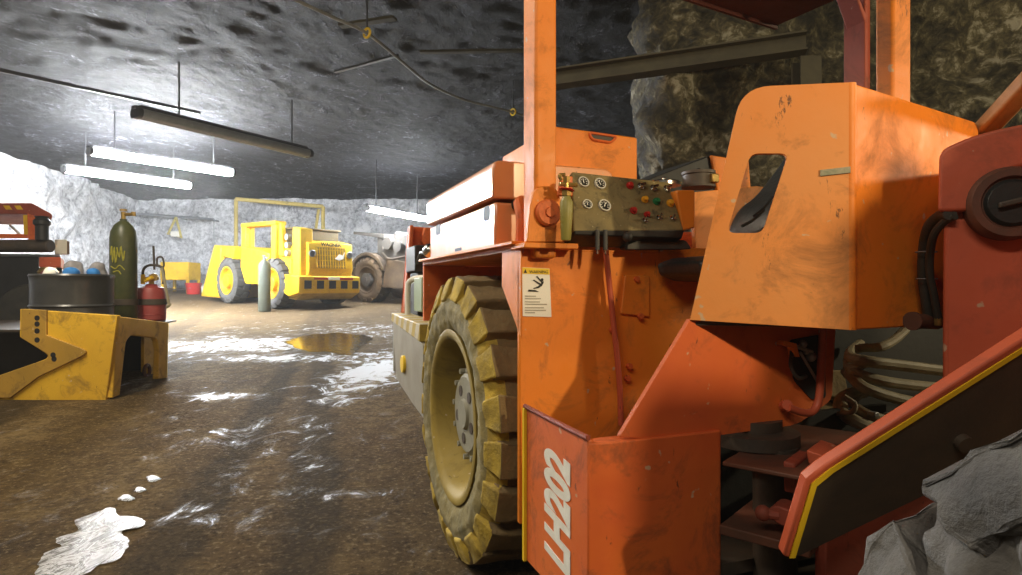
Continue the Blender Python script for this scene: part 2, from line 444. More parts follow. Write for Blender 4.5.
# ---- front wall of the operator compartment, facing the camera
UW = -.54
b = MB()
b.prism([L(.05, UW, .30), L(1.05, UW, .30), L(1.05, UW, 1.055), L(.05, UW, 1.055)], EU*.02)
wall = b.build('compartment_wall', M['orange'], ld, bevel=.004)
b = MB(); q = [PU(625, 275, UW-.008), PU(650, 276, UW-.008), PU(650, 317, UW-.008), PU(621, 314, UW-.008)]
b.prism(fillet(q, .006), EU*.009)
b.build('hatch', M['orange'], wall, bevel=.003)
for px, py in ((636, 279), (640, 316), (629, 366), (627, 378), (612, 330)):
    c = PU(px, py, UW-.008); b = MB(); b.cyl(c+EU*.004, c-EU*.009, .009, n=6); b.build('bolt', M['orange_worn'], wall)
b = MB(); b.tube([PU(605.5, 248, UW-.03), PU(612, 310, UW-.03), PU(619, 376, UW-.03), PU(621, 425, UW-.03)], .0082, 10, 4)
b.build('control_rod', M['red'], ld)
# warning label
b = MB(); US = UW-.0025
b.prism([PU(522, 267.2, US), PU(549.5, 268.5, US), PU(551.5, 317, US), PU(522.8, 316.2, US)], EU*.002)
lab = b.build('warning_label', M['white'], wall)
US2 = UW-.0035
b = MB(); b.prism([PU(522.3, 267.4, US2), PU(549.4, 268.7, US2), PU(549.6, 274.6, US2), PU(522.6, 273.6, US2)], EU*.001); b.build('label_band', M['label_yellow'], lab)
US3 = UW-.0042
b = MB()
b.prism([PU(523.6, 272.8, US3), PU(527.2, 273, US3), PU(525.4, 269.2, US3)], EU*.0006)
b.build('warning_triangle', M['black_flat'], lab)
b = MB()
for q in ([(528.6, 289.5), (535.5, 290), (539, 291.8), (528, 291.5)],                         # the surface
          [(533.3, 288.2), (538.5, 286), (541.2, 283), (543, 281), (543.8, 281.8), (542.3, 285.5), (538.8, 288), (533.8, 289)],   # body falling
          [(539.6, 284.8), (533.2, 280.4), (533.8, 279.5), (540.8, 283.6)], [(541.4, 282.6), (536.2, 276.5), (537.2, 276), (542.6, 281.6)]):
    b.prism([PU(x, y, US3) for x, y in q], EU*.0006)
c = PU(542.2, 279.6, US3); b.cyl(c, c+EU*.0006, .0042, n=10)
b.build('pictogram', M['black_flat'], lab)
b = MB()
for y, w in ((295.5, 11), (298, 16), (301.2, 15), (303.6, 22), (307, 19), (309.6, 21), (312, 10)):
    b.prism([PU(525, y, US3), PU(525+w, y+.15, US3), PU(525+w, y+1.1, US3), PU(525, y+1, US3)], EU*.0005)
b.build('small_print', M['grey_print'], lab)
o = PU(529.2, 273.2, US3); text('label_heading', 'WARNING', .0118, o, EV, EZ, M['black_flat'], lab, .0003)

# ---- canopy post at the corner, with its pivot boss
b = MB()
pc = PU(535.2, 190, -.575)
va = (pc-VO).dot(EV)
w = (PU(557, 150, -.575)-PU(535.2, 150, -.575)).dot(EV)
b.lbox(va, va+w, -.575, -.487, 1.03, 2.0)
post = b.build('canopy_post', M['orange'], ld, bevel=.009, seg=3)
b = MB()
UB = -.60
q = [PU(527, 242, UB), PU(530, 205, UB), PU(536, 186, UB), PU(557, 186, UB), PU(562, 205, UB), PU(563, 242, UB)]
b.prism(fillet(q, [.004, .03, .03, .03, .03, .004], 5), EU*.02)
b.lbox(.04, .20, -.60, -.50, 1.055, 1.07)
b.build('post_foot', M['orange'], post, bevel=.004)
c = PU(547, 213, UB); b = MB(); b.lathe([(.036, 0), (.036, -.012), (.031, -.018), (.014, -.018), (.012, -.024), (0, -.024)], c, EU, 28); b.build('pivot_boss', M['orange_worn'], post)

# ---- filler box behind the console
UF = -.25
b = MB(); q = [PU(554, 126, UF), PU(637.5, 137.5, UF), PU(637.5, 192, UF), PU(554, 192, UF)]
b.prism(fillet(q, [.008, .008, 0, 0]), EU*.5)
fb = b.build('hood_box', M['orange'], ld, bevel=.006)
b = MB(); q = [(589, 132.5), (617, 136.5), (611, 142.5), (592, 139.5)]
hole = fillet([PU(x, y, UF-.004) for x, y in q], .012, 4)
b.tube(hole+[hole[0]], .0045, 6, 0); b.build('hood_handle', M['orange_worn'], fb)
b = MB(); q2 = [PU(x, y, UF-.002) for x, y in q]; b.prism(fillet(q2, .012, 4), EU*.001); b.build('handle_recess', M['dark'], fb)
b = MB(); b.lbox(.6, 1.3, -.2, 1.9, 1.07, 1.16); b.build('engine_hood', M['orange_worn'], ld, bevel=.01)

# ---- control console
UT, UBt = -.555, -.63           # the face leans back: top further away than the bottom
c1, c2 = PU(571.5, 171.5, UT), PU(669, 182, UT)
c4, c3 = PU(574.5, 231, UBt), PU(683.5, 230.5, UBt)
NF = (c2-c1).cross(c4-c1).normalized()
if NF.dot(CAM-c1) < 0: NF = -NF
def PCs(px, py, lift=0): return on(px, py, c1+NF*lift, NF)
b = MB()
face = [PCs(571.5, 171.5), PCs(669, 182), PCs(684, 230.5), PCs(573.5, 231)]
b.prism(fillet(face, .008), -NF*.07)
con = b.build('control_console', M['panel'], ld, bevel=.004)
b = MB(); q = [PCs(573.5, 231, -.002), PCs(684, 230.5, -.002), PCs(681, 239, -.012), PCs(574, 235.5, -.012)]
b.prism([x+NF*.004 for x in q], -NF*.07); b.build('console_lip', M['black'], con, bevel=.003)
NX = (PCs(640, 205)-PCs(600, 202)).normalized(); NY = NF.cross(NX)
if NY.z < 0: NY = -NY
for px, py, r in ((583, 182.7, .0165), (599.5, 184.4, .0175), (586.8, 205, .0145), (604, 206.2, .0185)):
    c = PCs(px, py); b = MB(); b.lathe([(r, 0), (r, .007), (r*.8, .007), (r*.78, .003), (r*.7, .003)], c, NF, 24, cap=False); g = b.build('gauge', M['ring'], con)
    b = MB(); b.cyl(c+NF*.001, c+NF*.0035, r*.8, n=24); b.build('gauge_face', M['gauge'], g)
    b = MB()
    for k in range(7):
        a = math.radians(-30+k*40); dv = NX*math.cos(a)+NY*math.sin(a)
        b.obox(c+dv*r*.58+NF*.0042, dv*r*.22, dv.cross(NF)*r*.10, NF*.001)
    a = math.radians(60+px % 50); dv = NX*math.cos(a)+NY*math.sin(a)
    b.obox(c+dv*r*.15+NF*.0046, dv*r*.8, dv.cross(NF)*r*.12, NF*.001); b.build('gauge_needle', M['white'], g)
def button(px, py, r, mat, name='push_button', h=.010):
    c = PCs(px, py); b = MB(); b.lathe([(r*1.35, 0), (r*1.35, .004), (r, .004), (r, h), (r*.75, h+.003), (0, h+.0035)], c, NF, 18, cap=False); return b.build(name, mat, con)
button(629.5, 186, .0085, M['red_btn']); button(644.4, 200, .008, M['yel_btn'], 'indicator_lamp'); button(656, 201.8, .0085, M['green_btn'], 'indicator_lamp'); button(669.8, 203.6, .009, M['yel_btn'], 'indicator_lamp')
button(633, 211, .008, M['red_btn']); button(646.5, 215, .007, M['red_btn'])
for px, py in ((640.5, 186.6), (653, 188.5), (666.5, 189)):
    c = PCs(px, py); b = MB(); b.lathe([(.011, 0), (.011, .004), (.005, .006), (.005, .012), (0, .012)], c, NF, 16, cap=False); b.obox(c+NF*.014, NX*.02+NY*.006, NY*.006, NF*.006); b.build('rotary_switch', M['chrome'], con)
for px, py in ((659, 218), (672, 218.7), (645, 221)):
    c = PCs(px, py); b = MB(); b.lathe([(.009, 0), (.009, .004), (.004, .005), (.003, .018), (0, .019)], c, NF+EZ*.3, 12, cap=False); b.build('toggle_switch', M['chrome'], con)
for px in (597.3, 605.3):
    b = MB(); b.cyl(PU(px, 250, -.645), PU(px, 230, -.64), .0062, n=10); lv = b.build('control_lever', M['rubber'], ld)
    b = MB(); b.cyl(PU(px, 254, -.645), PU(px, 246, -.645), .0035, n=8); b.build('lever_shaft', M['chrome'], lv)
b = MB(); b.cyl(PU(626, 249, -.63), PU(627.2, 240, -.64), .004, n=8); lv = b.build('control_lever', M['black'], ld)
b = MB(); b.ball(PU(627.4, 237, -.64), .0135, 14); b.build('lever_knob', M['rubber'], lv)
b = MB(); q = [PU(627, 245, -.60), PU(640, 240, -.60), PU(686, 240, -.60), PU(692, 249, -.60), PU(627, 249.5, -.60)]; b.prism(fillet(q, .008), EU*.04); b.build('lever_gate', M['rubber'], ld, bevel=.006)
# olive grease bottle and its brass fittings beside the post
b = MB(); UG = -.66
ctop = PU(566.5, 196, UG); cbot = PU(566, 240.5, UG); ln = (ctop-cbot).length
b.lathe([(0, 0), (.012, 0), (.0135, .006), (.016, ln*.5), (.0175, ln*.85), (.012, ln*.95), (.010, ln)], cbot, ctop-cbot, 20); gb = b.build('grease_bottle', M['bottle'], ld)
b = MB(); b.cyl(ctop, ctop+EZ*.016, .0135, n=6); b.cyl(ctop+EZ*.016, ctop+EZ*.035, .007, n=10); b.cyl(ctop+EZ*.03-EV*.02, ctop+EZ*.03+EV*.03, .006, n=8)
b.cyl(ctop+EZ*.035, ctop+EZ*.05, .010, n=6); b.tube([ctop+EZ*.04-EV*.014, ctop+EZ*.052-EV*.02, ctop+EZ*.055-EV*.005], .005); b.build('brass_fitting', M['brass'], gb)
b = MB(); b.lathe([(.017, 0), (.021, .003), (.017, .006)], ctop+EZ*.013, EZ+EV*.15, 20); b.build('red_collar', M['red_btn'], gb)
b = MB(); b.prism([PU(561, 178, -.62), PU(573, 176, -.62), PU(573, 196, -.62), PU(558, 196, -.62)], EU*.012); b.build('fitting_plate', M['orange_worn'], ld, bevel=.003)

# ---- orange support, black hood and breather behind the console
b = MB(); US_ = -.60
q = [PU(676, 190, US_), PU(695, 190, US_), PU(695, 228, US_), PU(683, 231, US_)]
b.prism(fillet(q, [.01, 0, 0, .006]), EU*.05); b.build('console_bracket', M['orange'], ld, bevel=.006)
b = MB(); U4 = -.40
q = [PU(695, 192, U4), PU(757, 186, U4), PU(800, 190, U4), PU(800, 252, U4), PU(695, 252, U4)]
b.prism(q, EU*.02); b.build('compartment_back', M['orange_dusty'], ld, bevel=.004)
b = MB(); U5 = -.10
b.prism([PU(636, 184, U5), PU(711, 155, U5), PU(716, 195, U5), PU(640, 195, U5)], EU*.3); b.build('air_intake_hood', M['black'], ld, bevel=.004)
b = MB(); b.prism([PU(711, 155, U5-.01), PU(749, 161, U5-.01), PU(751, 188, U5-.01), PU(718, 192, U5-.01)], EU*.3); b.build('hood_end_plate', M['orange'], ld, bevel=.004)
U6 = -.25; c = PU(698.5, 188, U6); r = (PU(712, 188, U6)-PU(685, 188, U6)).length/2; hh = 16/F*c.y
b = MB(); b.lathe([(r, 0), (r, hh*.18), (r*.92, hh*.2), (r*.92, hh*.8), (r, hh*.82), (r, hh), (0, hh)], c, EZ, 28); br = b.build('breather', M['dark'], ld)
b = MB(); b.ball(c+EZ*hh*1.05, .012, 12); b.build('wing_nut', M['chrome'], br)
q = c-EU*r*.93+EZ*hh*.45+EV*.02; b = MB(); b.obox(q, EV*.03, EU*.03, EZ*hh*.55); b.build('breather_clamp', M['brass'], br, bevel=.004)
b = MB(); c = PU(664, 183, -.42); b.lathe([(.055, -.01), (.055, 0), (.05, .004), (0, .006)], c, EZ, 28); b.ball(c+EZ*.012, .008, 10); b.build('filler_cap', M['chrome'], ld)

# ---- lower tub: LH202 side plate and the near wall
UN = -.93
pv = .052
tl, tr = PV(525, 407.5, pv), PV(588, 440, pv)
b = MB()
zb = .22
b.prism([tl, tr, V3(tr.x, tr.y, zb), V3(tl.x, tl.y, zb)], EV*.014)
sp = b.build('side_plate', M['orange_worn'], ld, bevel=.004)
b = MB(); e0 = V3(tl.x, tl.y, tl.z); b.prism([e0-EU*0+EZ*.0, e0-EU*.012, V3(e0.x, e0.y, zb)-EU*.012, V3(e0.x, e0.y, zb)], -EV*.008); b.build('plate_edge', M['label_yellow'], sp)
b = MB(); b.tube([tl+EZ*.004, tl.lerp(tr, .5)+EZ*.003, tr+EZ*.004], .0065, 8, 3); b.build('plate_lip', M['redbrown'], sp)
base = PV(568.5, 580, pv-.0012)
top = PV(568, 452, pv-.0012); hcap = (PV(545, 500, pv)-PV(568, 500, pv)).dot(EU)
tx = text('stencil_text', 'LH202', hcap/.70, base-EZ*.0, EZ, EU, M['stencil'], sp, .0005, shear=.22, bold=.0085, sx=.535)
# near wall with a bent corner
b = MB()
uN = (tr-VO).dot(EU)
k0 = tr; k1 = PU(606, 440, uN-.012); k2 = PU(722.5, 434.5, uN-.012)
ztop = .617
poly = [V3(k0.x, k0.y, 0), V3(k1.x, k1.y, 0), V3(k2.x, k2.y, 0)]
corner = fillet([poly[0], poly[1], poly[2], poly[2]+EU*.05+EV*.002, poly[1]+EU*.05, poly[0]+EU*.03+EV*.02], [0, .02, .012, 0, .02, 0], 5)
b.prism([p+EZ*zb for p in corner], EZ*(ztop-zb))
b.build('lower_pillar', M['orange_worn'], ld, bevel=.003)
b = MB(); b.lbox(.06, 1.3, UN, UW, .27, .30); b.build('compartment_floor', M['dark'], ld)

# ---- cabin shell: slanted panel with the window, and its right-hand face
A0 = PU(690, 320, uN-.004)
fd = V3(-.956, .292, 0)                    # along the slanted panel, towards its left edge
fn = V3(-.292, -.956, 0)
def PA(px, py): return on(px, py, A0, fn)
Bc = PA(851, 300)
rd = V3(.88, .475, 0); rn = V3(.475, -.88, 0)
def PB(px, py, lift=0): return on(px, py, Bc+rn*lift, rn)
zB, zT = PA(849, 330).z, PA(853, 82).z
BL, BT = V3(Bc.x, Bc.y, zB), V3(Bc.x, Bc.y, zT)
TH = .014
b = MB()
out = [PA(690, 320), BL, BT, PA(742, 87)]
out = fillet(out, [0, 0, 0, .06], 7)
win = fillet([PA(750.5, 153.5), PA(788.5, 153.5), PA(762.5, 233), PA(727, 233)], .018, 5)
b.prism(out, -fn*TH, [win])
cab = b.build('cabin_panel', M['orange_dusty'], ld, bevel=.004)
b = MB()
R2 = PB(979, 123); R1 = PB(1000, 326)
q = [BL, V3(R1.x, R1.y, zB), V3(R2.x, R2.y, R2.z-.05), V3(R2.x, R2.y, R2.z), BT]
b.prism(fillet(q, [0, 0, 0, .03, 0], 5), -rn*TH)
b.build('cabin_side', M['orange'], cab, bevel=.004)
b = MB()
# rolled corner strip and the floor of the shell
b.cyl(BL-fn*.012-rn*.0, BT-fn*.012, .013, n=14)
b.build('cabin_corner', M['orange'], cab)
b = MB()
q = [V3(p.x, p.y, zB+.004) for p in (PA(690, 320), BL, R1, R1-rn*.25, PA(690, 320)+fn*-.12)]
b.prism([q[0]-fn*.012, q[1]-fn*.02, q[2]-rn*.012, q[3], q[4]], EZ*.008); b.build('cabin_floor', M['dark'], cab)
c = PA(835, 171.5); b = MB(); b.obox(c+fn*.001, fd*.058-EZ*.004, fn*.004, EZ*.013); b.build('rating_plate', plain('worn_plate', (.16, .2, .12), .4, alt=(.5, .42, .3), scale=30), cab)
# lower skirt under the shell
b = MB()
us = uN-.002
q = [PU(690.5, 319, us), PU(720, 322, us), PU(836, 322, us), PU(832, 400, us), PU(797, 425, us), PU(682, 440.5, us), PU(619.5, 437, us)]
b.prism(fillet(q, [0, 0, 0, .02, .03, .03, .004], 4), EU*.014); sk = b.build('cabin_skirt', M['orange_worn'], ld, bevel=.004)

# ---- seat seen through the window
b = MB(); S0 = L(.50, -.70, 0)
def seat_pt(v, u, z): return L(v, u, z)
def rbox(b, c, X, Y, Z): b.obox(c, X, Y, Z)
us0, us1 = -.86, -.48
ub_ = -.56
q = [PU(724, 262, ub_), PU(727, 226, ub_), PU(736, 209, ub_), PU(752, 198, ub_), PU(774, 170, ub_), PU(790, 146, ub_), PU(815, 150, ub_), PU(806, 200, ub_), PU(795, 262, ub_)]
b.prism(fillet(q, .03, 4), -EU*.20)
seat = b.build('seat', M['seat'], ld, bevel=.03, seg=4)
b = MB(); q = [PU(656, 264, -.565), PU(672, 258, -.565), PU(740, 258, -.565), PU(740, 284, -.565), PU(672, 281, -.565), PU(658, 275, -.565)]
b.prism(fillet(q, .012, 4), -EU*.2); b.build('seat_cushion', M['seat'], seat, bevel=.012, seg=3)
for k, (a, c) in enumerate((((742, 226), (764, 210)), ((754, 216), (772, 197)), ((745, 240), (764, 228)))):
    b = MB(); b.tube([PU(*a, -.763), PU((a[0]+c[0])/2, (a[1]+c[1])/2+2, -.765), PU(*c, -.763)], .0045, 6); b.build('seat_seam', M['seat'], seat)

# ---- right-hand canopy posts and the roof
b = MB(); D1, D2 = 1.72, 1.62
def post_at(px0, pxm, px1, D, zb, zt, extra=()):
    p0, p1 = at(px0, 100, D), at(pxm, 100, D-.02)
    return p0, p1
ua = -.83
def tall_post(b, pa, pb, pc_, u):
    # front face between pa and pb (pixels at the near plane), left face reaching back to pixel pc_
    p1, p2 = PU(pa, 60, u), PU(pb, 60, u)
    v1 = (p1-VO).dot(EV); q = PV(pc_, 60, v1); dep = (q-p1).dot(EU)
    b.prism([V3(p1.x, p1.y, .95), V3(p2.x, p2.y, .95), V3(p2.x, p2.y, 1.98), V3(p1.x, p1.y, 1.98)], EU*dep)
    return p1, dep
tall_post(b, 865, 870.5, 843.5, ua)
k0, k1 = PU(866, 14, ua), PU(848, -30, ua)
b.prism([k0, k0+EV*.012-EZ*.05, k1+EV*.012-EZ*.03, k1], EU*.06)
b.build('canopy_post', M['redbrown'], ld, bevel=.006)  # darker paint carries the unlit side of this post
b = MB(); ub = -.86
tall_post(b, 893, 911.5, 875, ub)
b.build('canopy_post', M['orange'], ld, bevel=.008)
zr = 1.95
f1 = PZ(775, 27, zr); lft = PZ(640, -17, zr); rgt = PZ(905, -30, zr)
d1 = (lft-f1).normalized(); d2 = (rgt-f1).normalized()
b = MB(); q = [f1, f1+d1*1.05, f1+d1*1.05+d2*.95, f1+d2*.95]
b.prism(q, EZ*.03); b.build('canopy_roof', M['canopy'], ld, bevel=.005)
b = MB(); b.prism([f1, f1+d1*1.05, f1+d1*1.05-EZ*.012, f1-EZ*.012], d2*.012); b.build('roof_edge', M['canopy'], ld)

# ---- articulation: bent grab pipe, hoses, hinge plates
b = MB(); ug = uN-.03
b.tube([PU(823, 326, ug), PU(821.5, 360, ug), PU(819, 398, ug), PU(813, 411, ug), PU(803, 412.5, ug), PU(788, 407.5, ug)], .0095, 12, 6)
b.cyl(PU(787.5, 405, ug), PU(784, 406, ug+.02), .013, n=10); b.build('grab_pipe', M['red'], ld)
b = MB(); b.prism(fillet([PU(790, 340, uN-.006), PU(824, 334, uN-.006), PU(826, 398, uN-.006), PU(812, 400, uN-.006), PU(794, 380, uN-.006)], .01), EU*.003); cv = b.build('valve_cavity', M['black_flat'], ld)
b = MB(); 
for px, py, r in ((803, 344, .010), (811, 357, .012), (820, 374, .008), (806, 352, .007)): b.ball(PU(px, py, uN-.02), r, 10)
b.cyl(PU(800, 352, uN-.02), PU(820, 386, uN-.02), .0035, n=8); b.cyl(PU(795, 346, uN-.02), PU(812, 352, uN-.02), .005, n=8)
b.build('valve_fitting', M['steel'], cv)
b = MB(); b.prism([PU(778, 340, uN-.012), PU(790, 343, uN-.012), PU(793, 356, uN-.012), PU(789, 356, uN-.012), PU(787, 347, uN-.012), PU(776, 344, uN-.012)], -EU*.02); b.build('bracket_tab', M['orange'], cv)
b = MB(); b.tube([PU(792, 350, uN-.02), PU(791, 366, uN-.03), PU(798, 378, uN-.03), PU(806, 376, uN-.02)], .005, 8); b.build('valve_hose', M['hose_black'], cv)
def hose(pts, r, us, mat='hose', name='hydraulic_hose'):
    b = MB(); b.tube([PU(x, y, u) for (x, y), u in zip(pts, us)], r, 10, 6); return b.build(name, M[mat], ld)
uh = -.72
hose([(905, 330), (894, 340), (880, 347), (862, 348), (850, 353), (850, 368), (870, 362), (900, 365), (975, 374)], .0150, [-.62, -.65, -.68, -.6, -.58, -.66, uh, uh, uh])
hose([(860, 344), (851, 352), (852, 358), (872, 362), (905, 366), (985, 376)], .0175, [-.5, -.6, -.68, -.74, -.75, -.75])
hose([(848, 362), (853, 372), (878, 380), (910, 385), (985, 392)], .0175, [-.5, -.68, -.74, -.75, -.75])
hose([(846, 372), (852, 377), (865, 388), (895, 398), (930, 405), (985, 412)], .0175, [-.5, -.68, -.74, -.76, -.76, -.76])
hose([(856, 392), (843, 398), (840, 410), (855, 421), (880, 430), (930, 440)], .019, [-.66, -.70, -.72, -.78, -.8, -.8])
hose([(866, 392), (856, 396), (852, 404), (868, 415), (890, 421), (935, 428)], .0165, [-.62, -.66, -.70, -.78, -.8, -.8])
hose([(844, 396), (855, 404), (852, 412), (838, 414)], .007, [-.78, -.80, -.8, -.74], 'hose', 'hose_strap')
hose([(866, 389), (852, 391), (842, 400), (845, 407)], .010, [-.6, -.66, -.7, -.74])
for px, py in ((873, 414), (889, 415)):
    c = PU(px, py, -.8); b = MB(); b.obox(c, EV*.02, EU*.025, EZ*.014); b.build('hose_clip', M['steel'], ld, bevel=.003)
# black sheets standing in for the dark open space behind the hinge
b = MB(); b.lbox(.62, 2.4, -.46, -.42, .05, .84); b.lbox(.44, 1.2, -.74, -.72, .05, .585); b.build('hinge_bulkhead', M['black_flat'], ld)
def hplate(pts, z, th, mat, name):
    b = MB(); b.prism([PZ(x, y, z) for x, y in pts], -EZ*th); return b.build(name, M[mat], ld, bevel=.004)
hd = V3(.76, -.65, 0); hb = V3(.65, .76, 0)
def hinge(px, py, D, ln, th, name, mat, back=.5, start=-.02):
    a_ = at(px, py, D); b = MB(); p = [a_+hd*start, a_+hd*ln, a_+hd*ln+hb*back, a_+hd*start+hb*back]
    b.prism(p, -EZ*th); return b.build(name, M[mat], ld, bevel=.003)
hinge(731, 463, 1.326, .20, .010, 'hinge_plate', 'rustplate')
hinge(728, 527, 1.345, .17, .022, 'hinge_plate', 'rustplate')
hinge(728, 600, 1.36, .30, .02, 'lower_hinge_plate', 'dark')
b = MB(); c = at(752, 452, 1.50); b.lathe([(.11, 0), (.11, .03), (.07, .035), (.07, .06), (0, .062)], V3(c.x, c.y, .565), EZ, 26); b.build('hinge_cap', M['dark'], ld)
b = MB(); c = at(775, 480, 1.44); c.z = .2; b.cyl(c, c+EZ*.37, .05, n=20); b.build('hinge_pin', M['dark'], ld)
b = MB()
b.prism([at(783, 461, 1.30), at(795, 464, 1.29), at(796, 494, 1.29), at(784, 492, 1.30)], hb*.12)
hbk = b.build('hinge_bracket', M['redbrown'], ld, bevel=.004)
b = MB(); b.prism([at(806, 450, 1.29), at(820, 455, 1.26), at(832, 462, 1.25), at(832, 474, 1.25), at(808, 464, 1.29)], hb*.12); b.build('bracket_block', M['red'], hbk, bevel=.004)
b = MB(); q = [at(768, 508, 1.29), at(776, 505, 1.285), at(796, 513, 1.26), at(796, 529, 1.26), at(780, 526, 1.28), at(771, 519, 1.29)]
b.prism(fillet(q, .012, 3), hb*.06); b.build('lock_arm', M['redbrown'], ld, bevel=.005)
b = MB(); c = at(763, 513, 1.30); b.ball(c, .017, 12); b.cyl(c, c+hd*.03+hb*.01, .012, n=10); b.build('hinge_bolt', M['redbrown'], ld)

# ---- front frame: bulkhead, boom tower, fender plate, wheel
b = MB(); um = -1.12
q = [PU(826, 520, um), PU(930, 470, um), PU(1010, 440, um), PU(1010, 620, um), PU(826, 620, um)]
b.prism(q, EU*.03); b.build('front_bulkhead', M['redbrown'], ld, bevel=.004)
T0 = at(941, 300, 1.24); td = V3(.93, -.37, 0).normalized(); tn = V3(-.37, -.93, 0).normalized()
def PT(px, py, lift=0): return on(px, py, T0+tn*lift, tn)
b = MB()
q = [PT(942, 420), PT(1075, 460), PT(1075, 130), PT(1040, 122), PT(990, 136), PT(943, 160)]
b.prism(fillet(q, [0, 0, 0, .03, .03, .02]), V3(.65, .76, 0)*.35)
tower = b.build('boom_tower', M['red'], ld, bevel=.012, seg=3)
b = MB()
q = [PT(937.5, 212, .025), PT(985, 210, .025), PT(1000, 170, .025), PT(1060, 160, .025), PT(1060, 118, .025), PT(1020, 124, .025), PT(975, 134, .025), PT(939, 150, .025)]
b.prism(fillet(q, [.01, .03, .04, 0, 0, .03, .05, .02], 5), V3(.65, .76, 0)*.36)
b.build('tower_head', M['red'], tower, bevel=.034, seg=5)
c = PT(1011, 203, .03)
b = MB(); b.lathe([(.072, .06), (.072, 0), (.066, -.012), (.052, -.012), (.048, -.004), (0, -.004)], c, -tn, 36); bo = b.build('pivot_boss', M['rustplate'], tower)
b = MB(); b.lathe([(.046, .02), (.046, -.006), (.040, -.012), (0, -.012)], c, -tn, 30); b.build('pivot_pin', M['black'], bo)
b = MB(); b.obox(c+tn*.018, td*.05+EZ*.012, EZ*.012, tn*.012); b.build('lock_plate', M['dark'], bo, bevel=.003)
b = MB(); a_, b_ = at(982, 133, 1.55), at(1050, 60, 1.35)
dd = (b_-a_); up = dd.cross(V3(0, 1, 0)).normalized()
b.obox((a_+b_)/2+EZ*.0, dd*1.05, V3(0, .07, 0), up*.055); b.build('lift_arm', paint('tan_arm_paint', (.50, .26, .06), alt=(.36, .17, .05), rough=.5, amount=.8), tower, bevel=.008)
# black hose looping from the tower to the cabin
hp = [PT(950, 214, .02), at(941, 216, 1.26), at(930, 226, 1.30), at(925, 245, 1.34), at(923.5, 270, 1.36), at(926, 295, 1.37), at(929, 316, 1.38)]
b = MB(); b.tube(hp, .0125, 12, 6); h1 = b.build('hydraulic_hose', M['hose_black'], ld)
hp2 = [p+V3(.012, -.006, .0) for p in hp]
hp2 = [PT(955, 216, .02), at(944, 222, 1.24), at(934, 235, 1.27), at(930, 255, 1.31), at(930, 275, 1.33), at(934, 295, 1.34), at(938, 318, 1.35)]
b = MB(); b.tube(hp2, .008, 10, 6); b.build('hydraulic_hose', M['hose_black'], ld)
for px, py, D in ((926, 252, 1.34), (926.5, 279, 1.355)):
    c = at(px, py, D); b = MB(); b.lathe([(.020, -.0015), (.022, 0), (.020, .0015)], c, EZ, 20, cap=False); b.build('hose_tie', M['steel'], h1)
b = MB(); a_, b_ = PB(913, 321, .02), PB(937, 322, .02); b.cyl(a_, b_, .017, n=16); b.cyl(a_-rd*.004, a_+rd*.004, .021, n=16); b.build('hose_coupling', M['rustplate'], ld)
b = MB(); c = at(938, 312, 1.35); b.cyl(c, c-EZ*.03, .008, n=8); b.build('hose_nut', M['brass'], ld)
# fender plate over the front wheel
FP = at(826, 466, .98); fdp = V3(.93, .10, 0).normalized(); fnp = V3(.10, -.93, -.35).normalized()
def PF(px, py, lift=0): return on(px, py, FP+fnp*lift, fnp)
outl = [(788, 557.5), (812, 482), (831, 468.5), (1075, 322), (1075, 428), (1022, 447), (908, 504), (800, 556)]
b = MB(); q = [PF(x, y) for x, y in outl]
b.prism(fillet(q, [.004, .03, .03, 0, 0, 0, 0, .004], 5), -fnp*.03)
fp = b.build('fender_plate', M['dark'], ld, bevel=.002)
b = MB(); e = [(783.5, 556.5), (807, 480), (825, 465.5), (1075, 306)]; i_ = [(1075, 315), (829, 470), (812, 484), (790, 558.5)]
b.prism([PF(x, y, .002) for x, y in e+i_], -fnp*.022); b.build('plate_rim', M['red'], fp, bevel=.004)
b = MB(); e = [(790, 558.5), (812, 484), (829, 470), (1075, 315)]; i_ = [(1075, 320), (833.5, 473), (817, 486.5), (795.5, 558)]
b.prism([PF(x, y, .003) for x, y in e+i_], -fnp*.012); b.build('yellow_edge', M['label_yellow'], fp)
c = PF(961, 441, .0); b = MB(); b.cyl(c-fnp*.0, c+fnp*.012, .014, n=16); b.build('plate_bolt', M['dark'], fp)
# unseen boom, cylinder and block, added and shaped to shade the cabin's lower right
b = MB()
fa = [b.bm.verts.new(V3(x+.06, .84, z)) for x, z in ((.86, .62), (.86, 1.02), (.90, 1.06), (.965, 1.09), (.99, 1.36), (1.4, 1.40), (1.4, .62))]
ne = [b.bm.verts.new(V3(x+.14, .22, z)) for x, z in ((.96, .62), (.965, 1.39), (1.0, 1.435), (1.18, 1.45), (1.23, 1.51), (1.54, 1.52), (1.54, .62))]
b.face(fa); b.face(list(reversed(ne)))
for i in range(7): b.face([fa[i], fa[(i+1) % 7], ne[(i+1) % 7], ne[i]])
bm_ = b.build('lift_boom', M['red'], ld, bevel=.015)
b = MB(); b.cyl(V3(1.46, .95, 1.46), V3(1.56, .22, 1.50), .09, n=24); b.cyl(V3(1.56, .22, 1.50), V3(1.59, .0, 1.51), .05, n=20); b.build('lift_cylinder', M['redbrown'], bm_, bevel=.01)
b = MB(); b.box(1.205, 1.46, .36, .48, 1.28, 1.505); b.box(1.275, 1.34, .37, .46, 1.50, 1.575); b.box(1.355, 1.45, .37, .46, 1.50, 1.54); b.cyl(V3(1.245, .42, 1.5), V3(1.245, .42, 1.52), .018, n=12); b.build('valve_block', M['dark'], bm_, bevel=.008)
b = MB(); b.obox(V3(1.25, .97, .95), V3(.4, 0, 0), V3(0, .30, 0), V3(0, 0, .5)); b.build('boom_root', M['red'], bm_, bevel=.02)
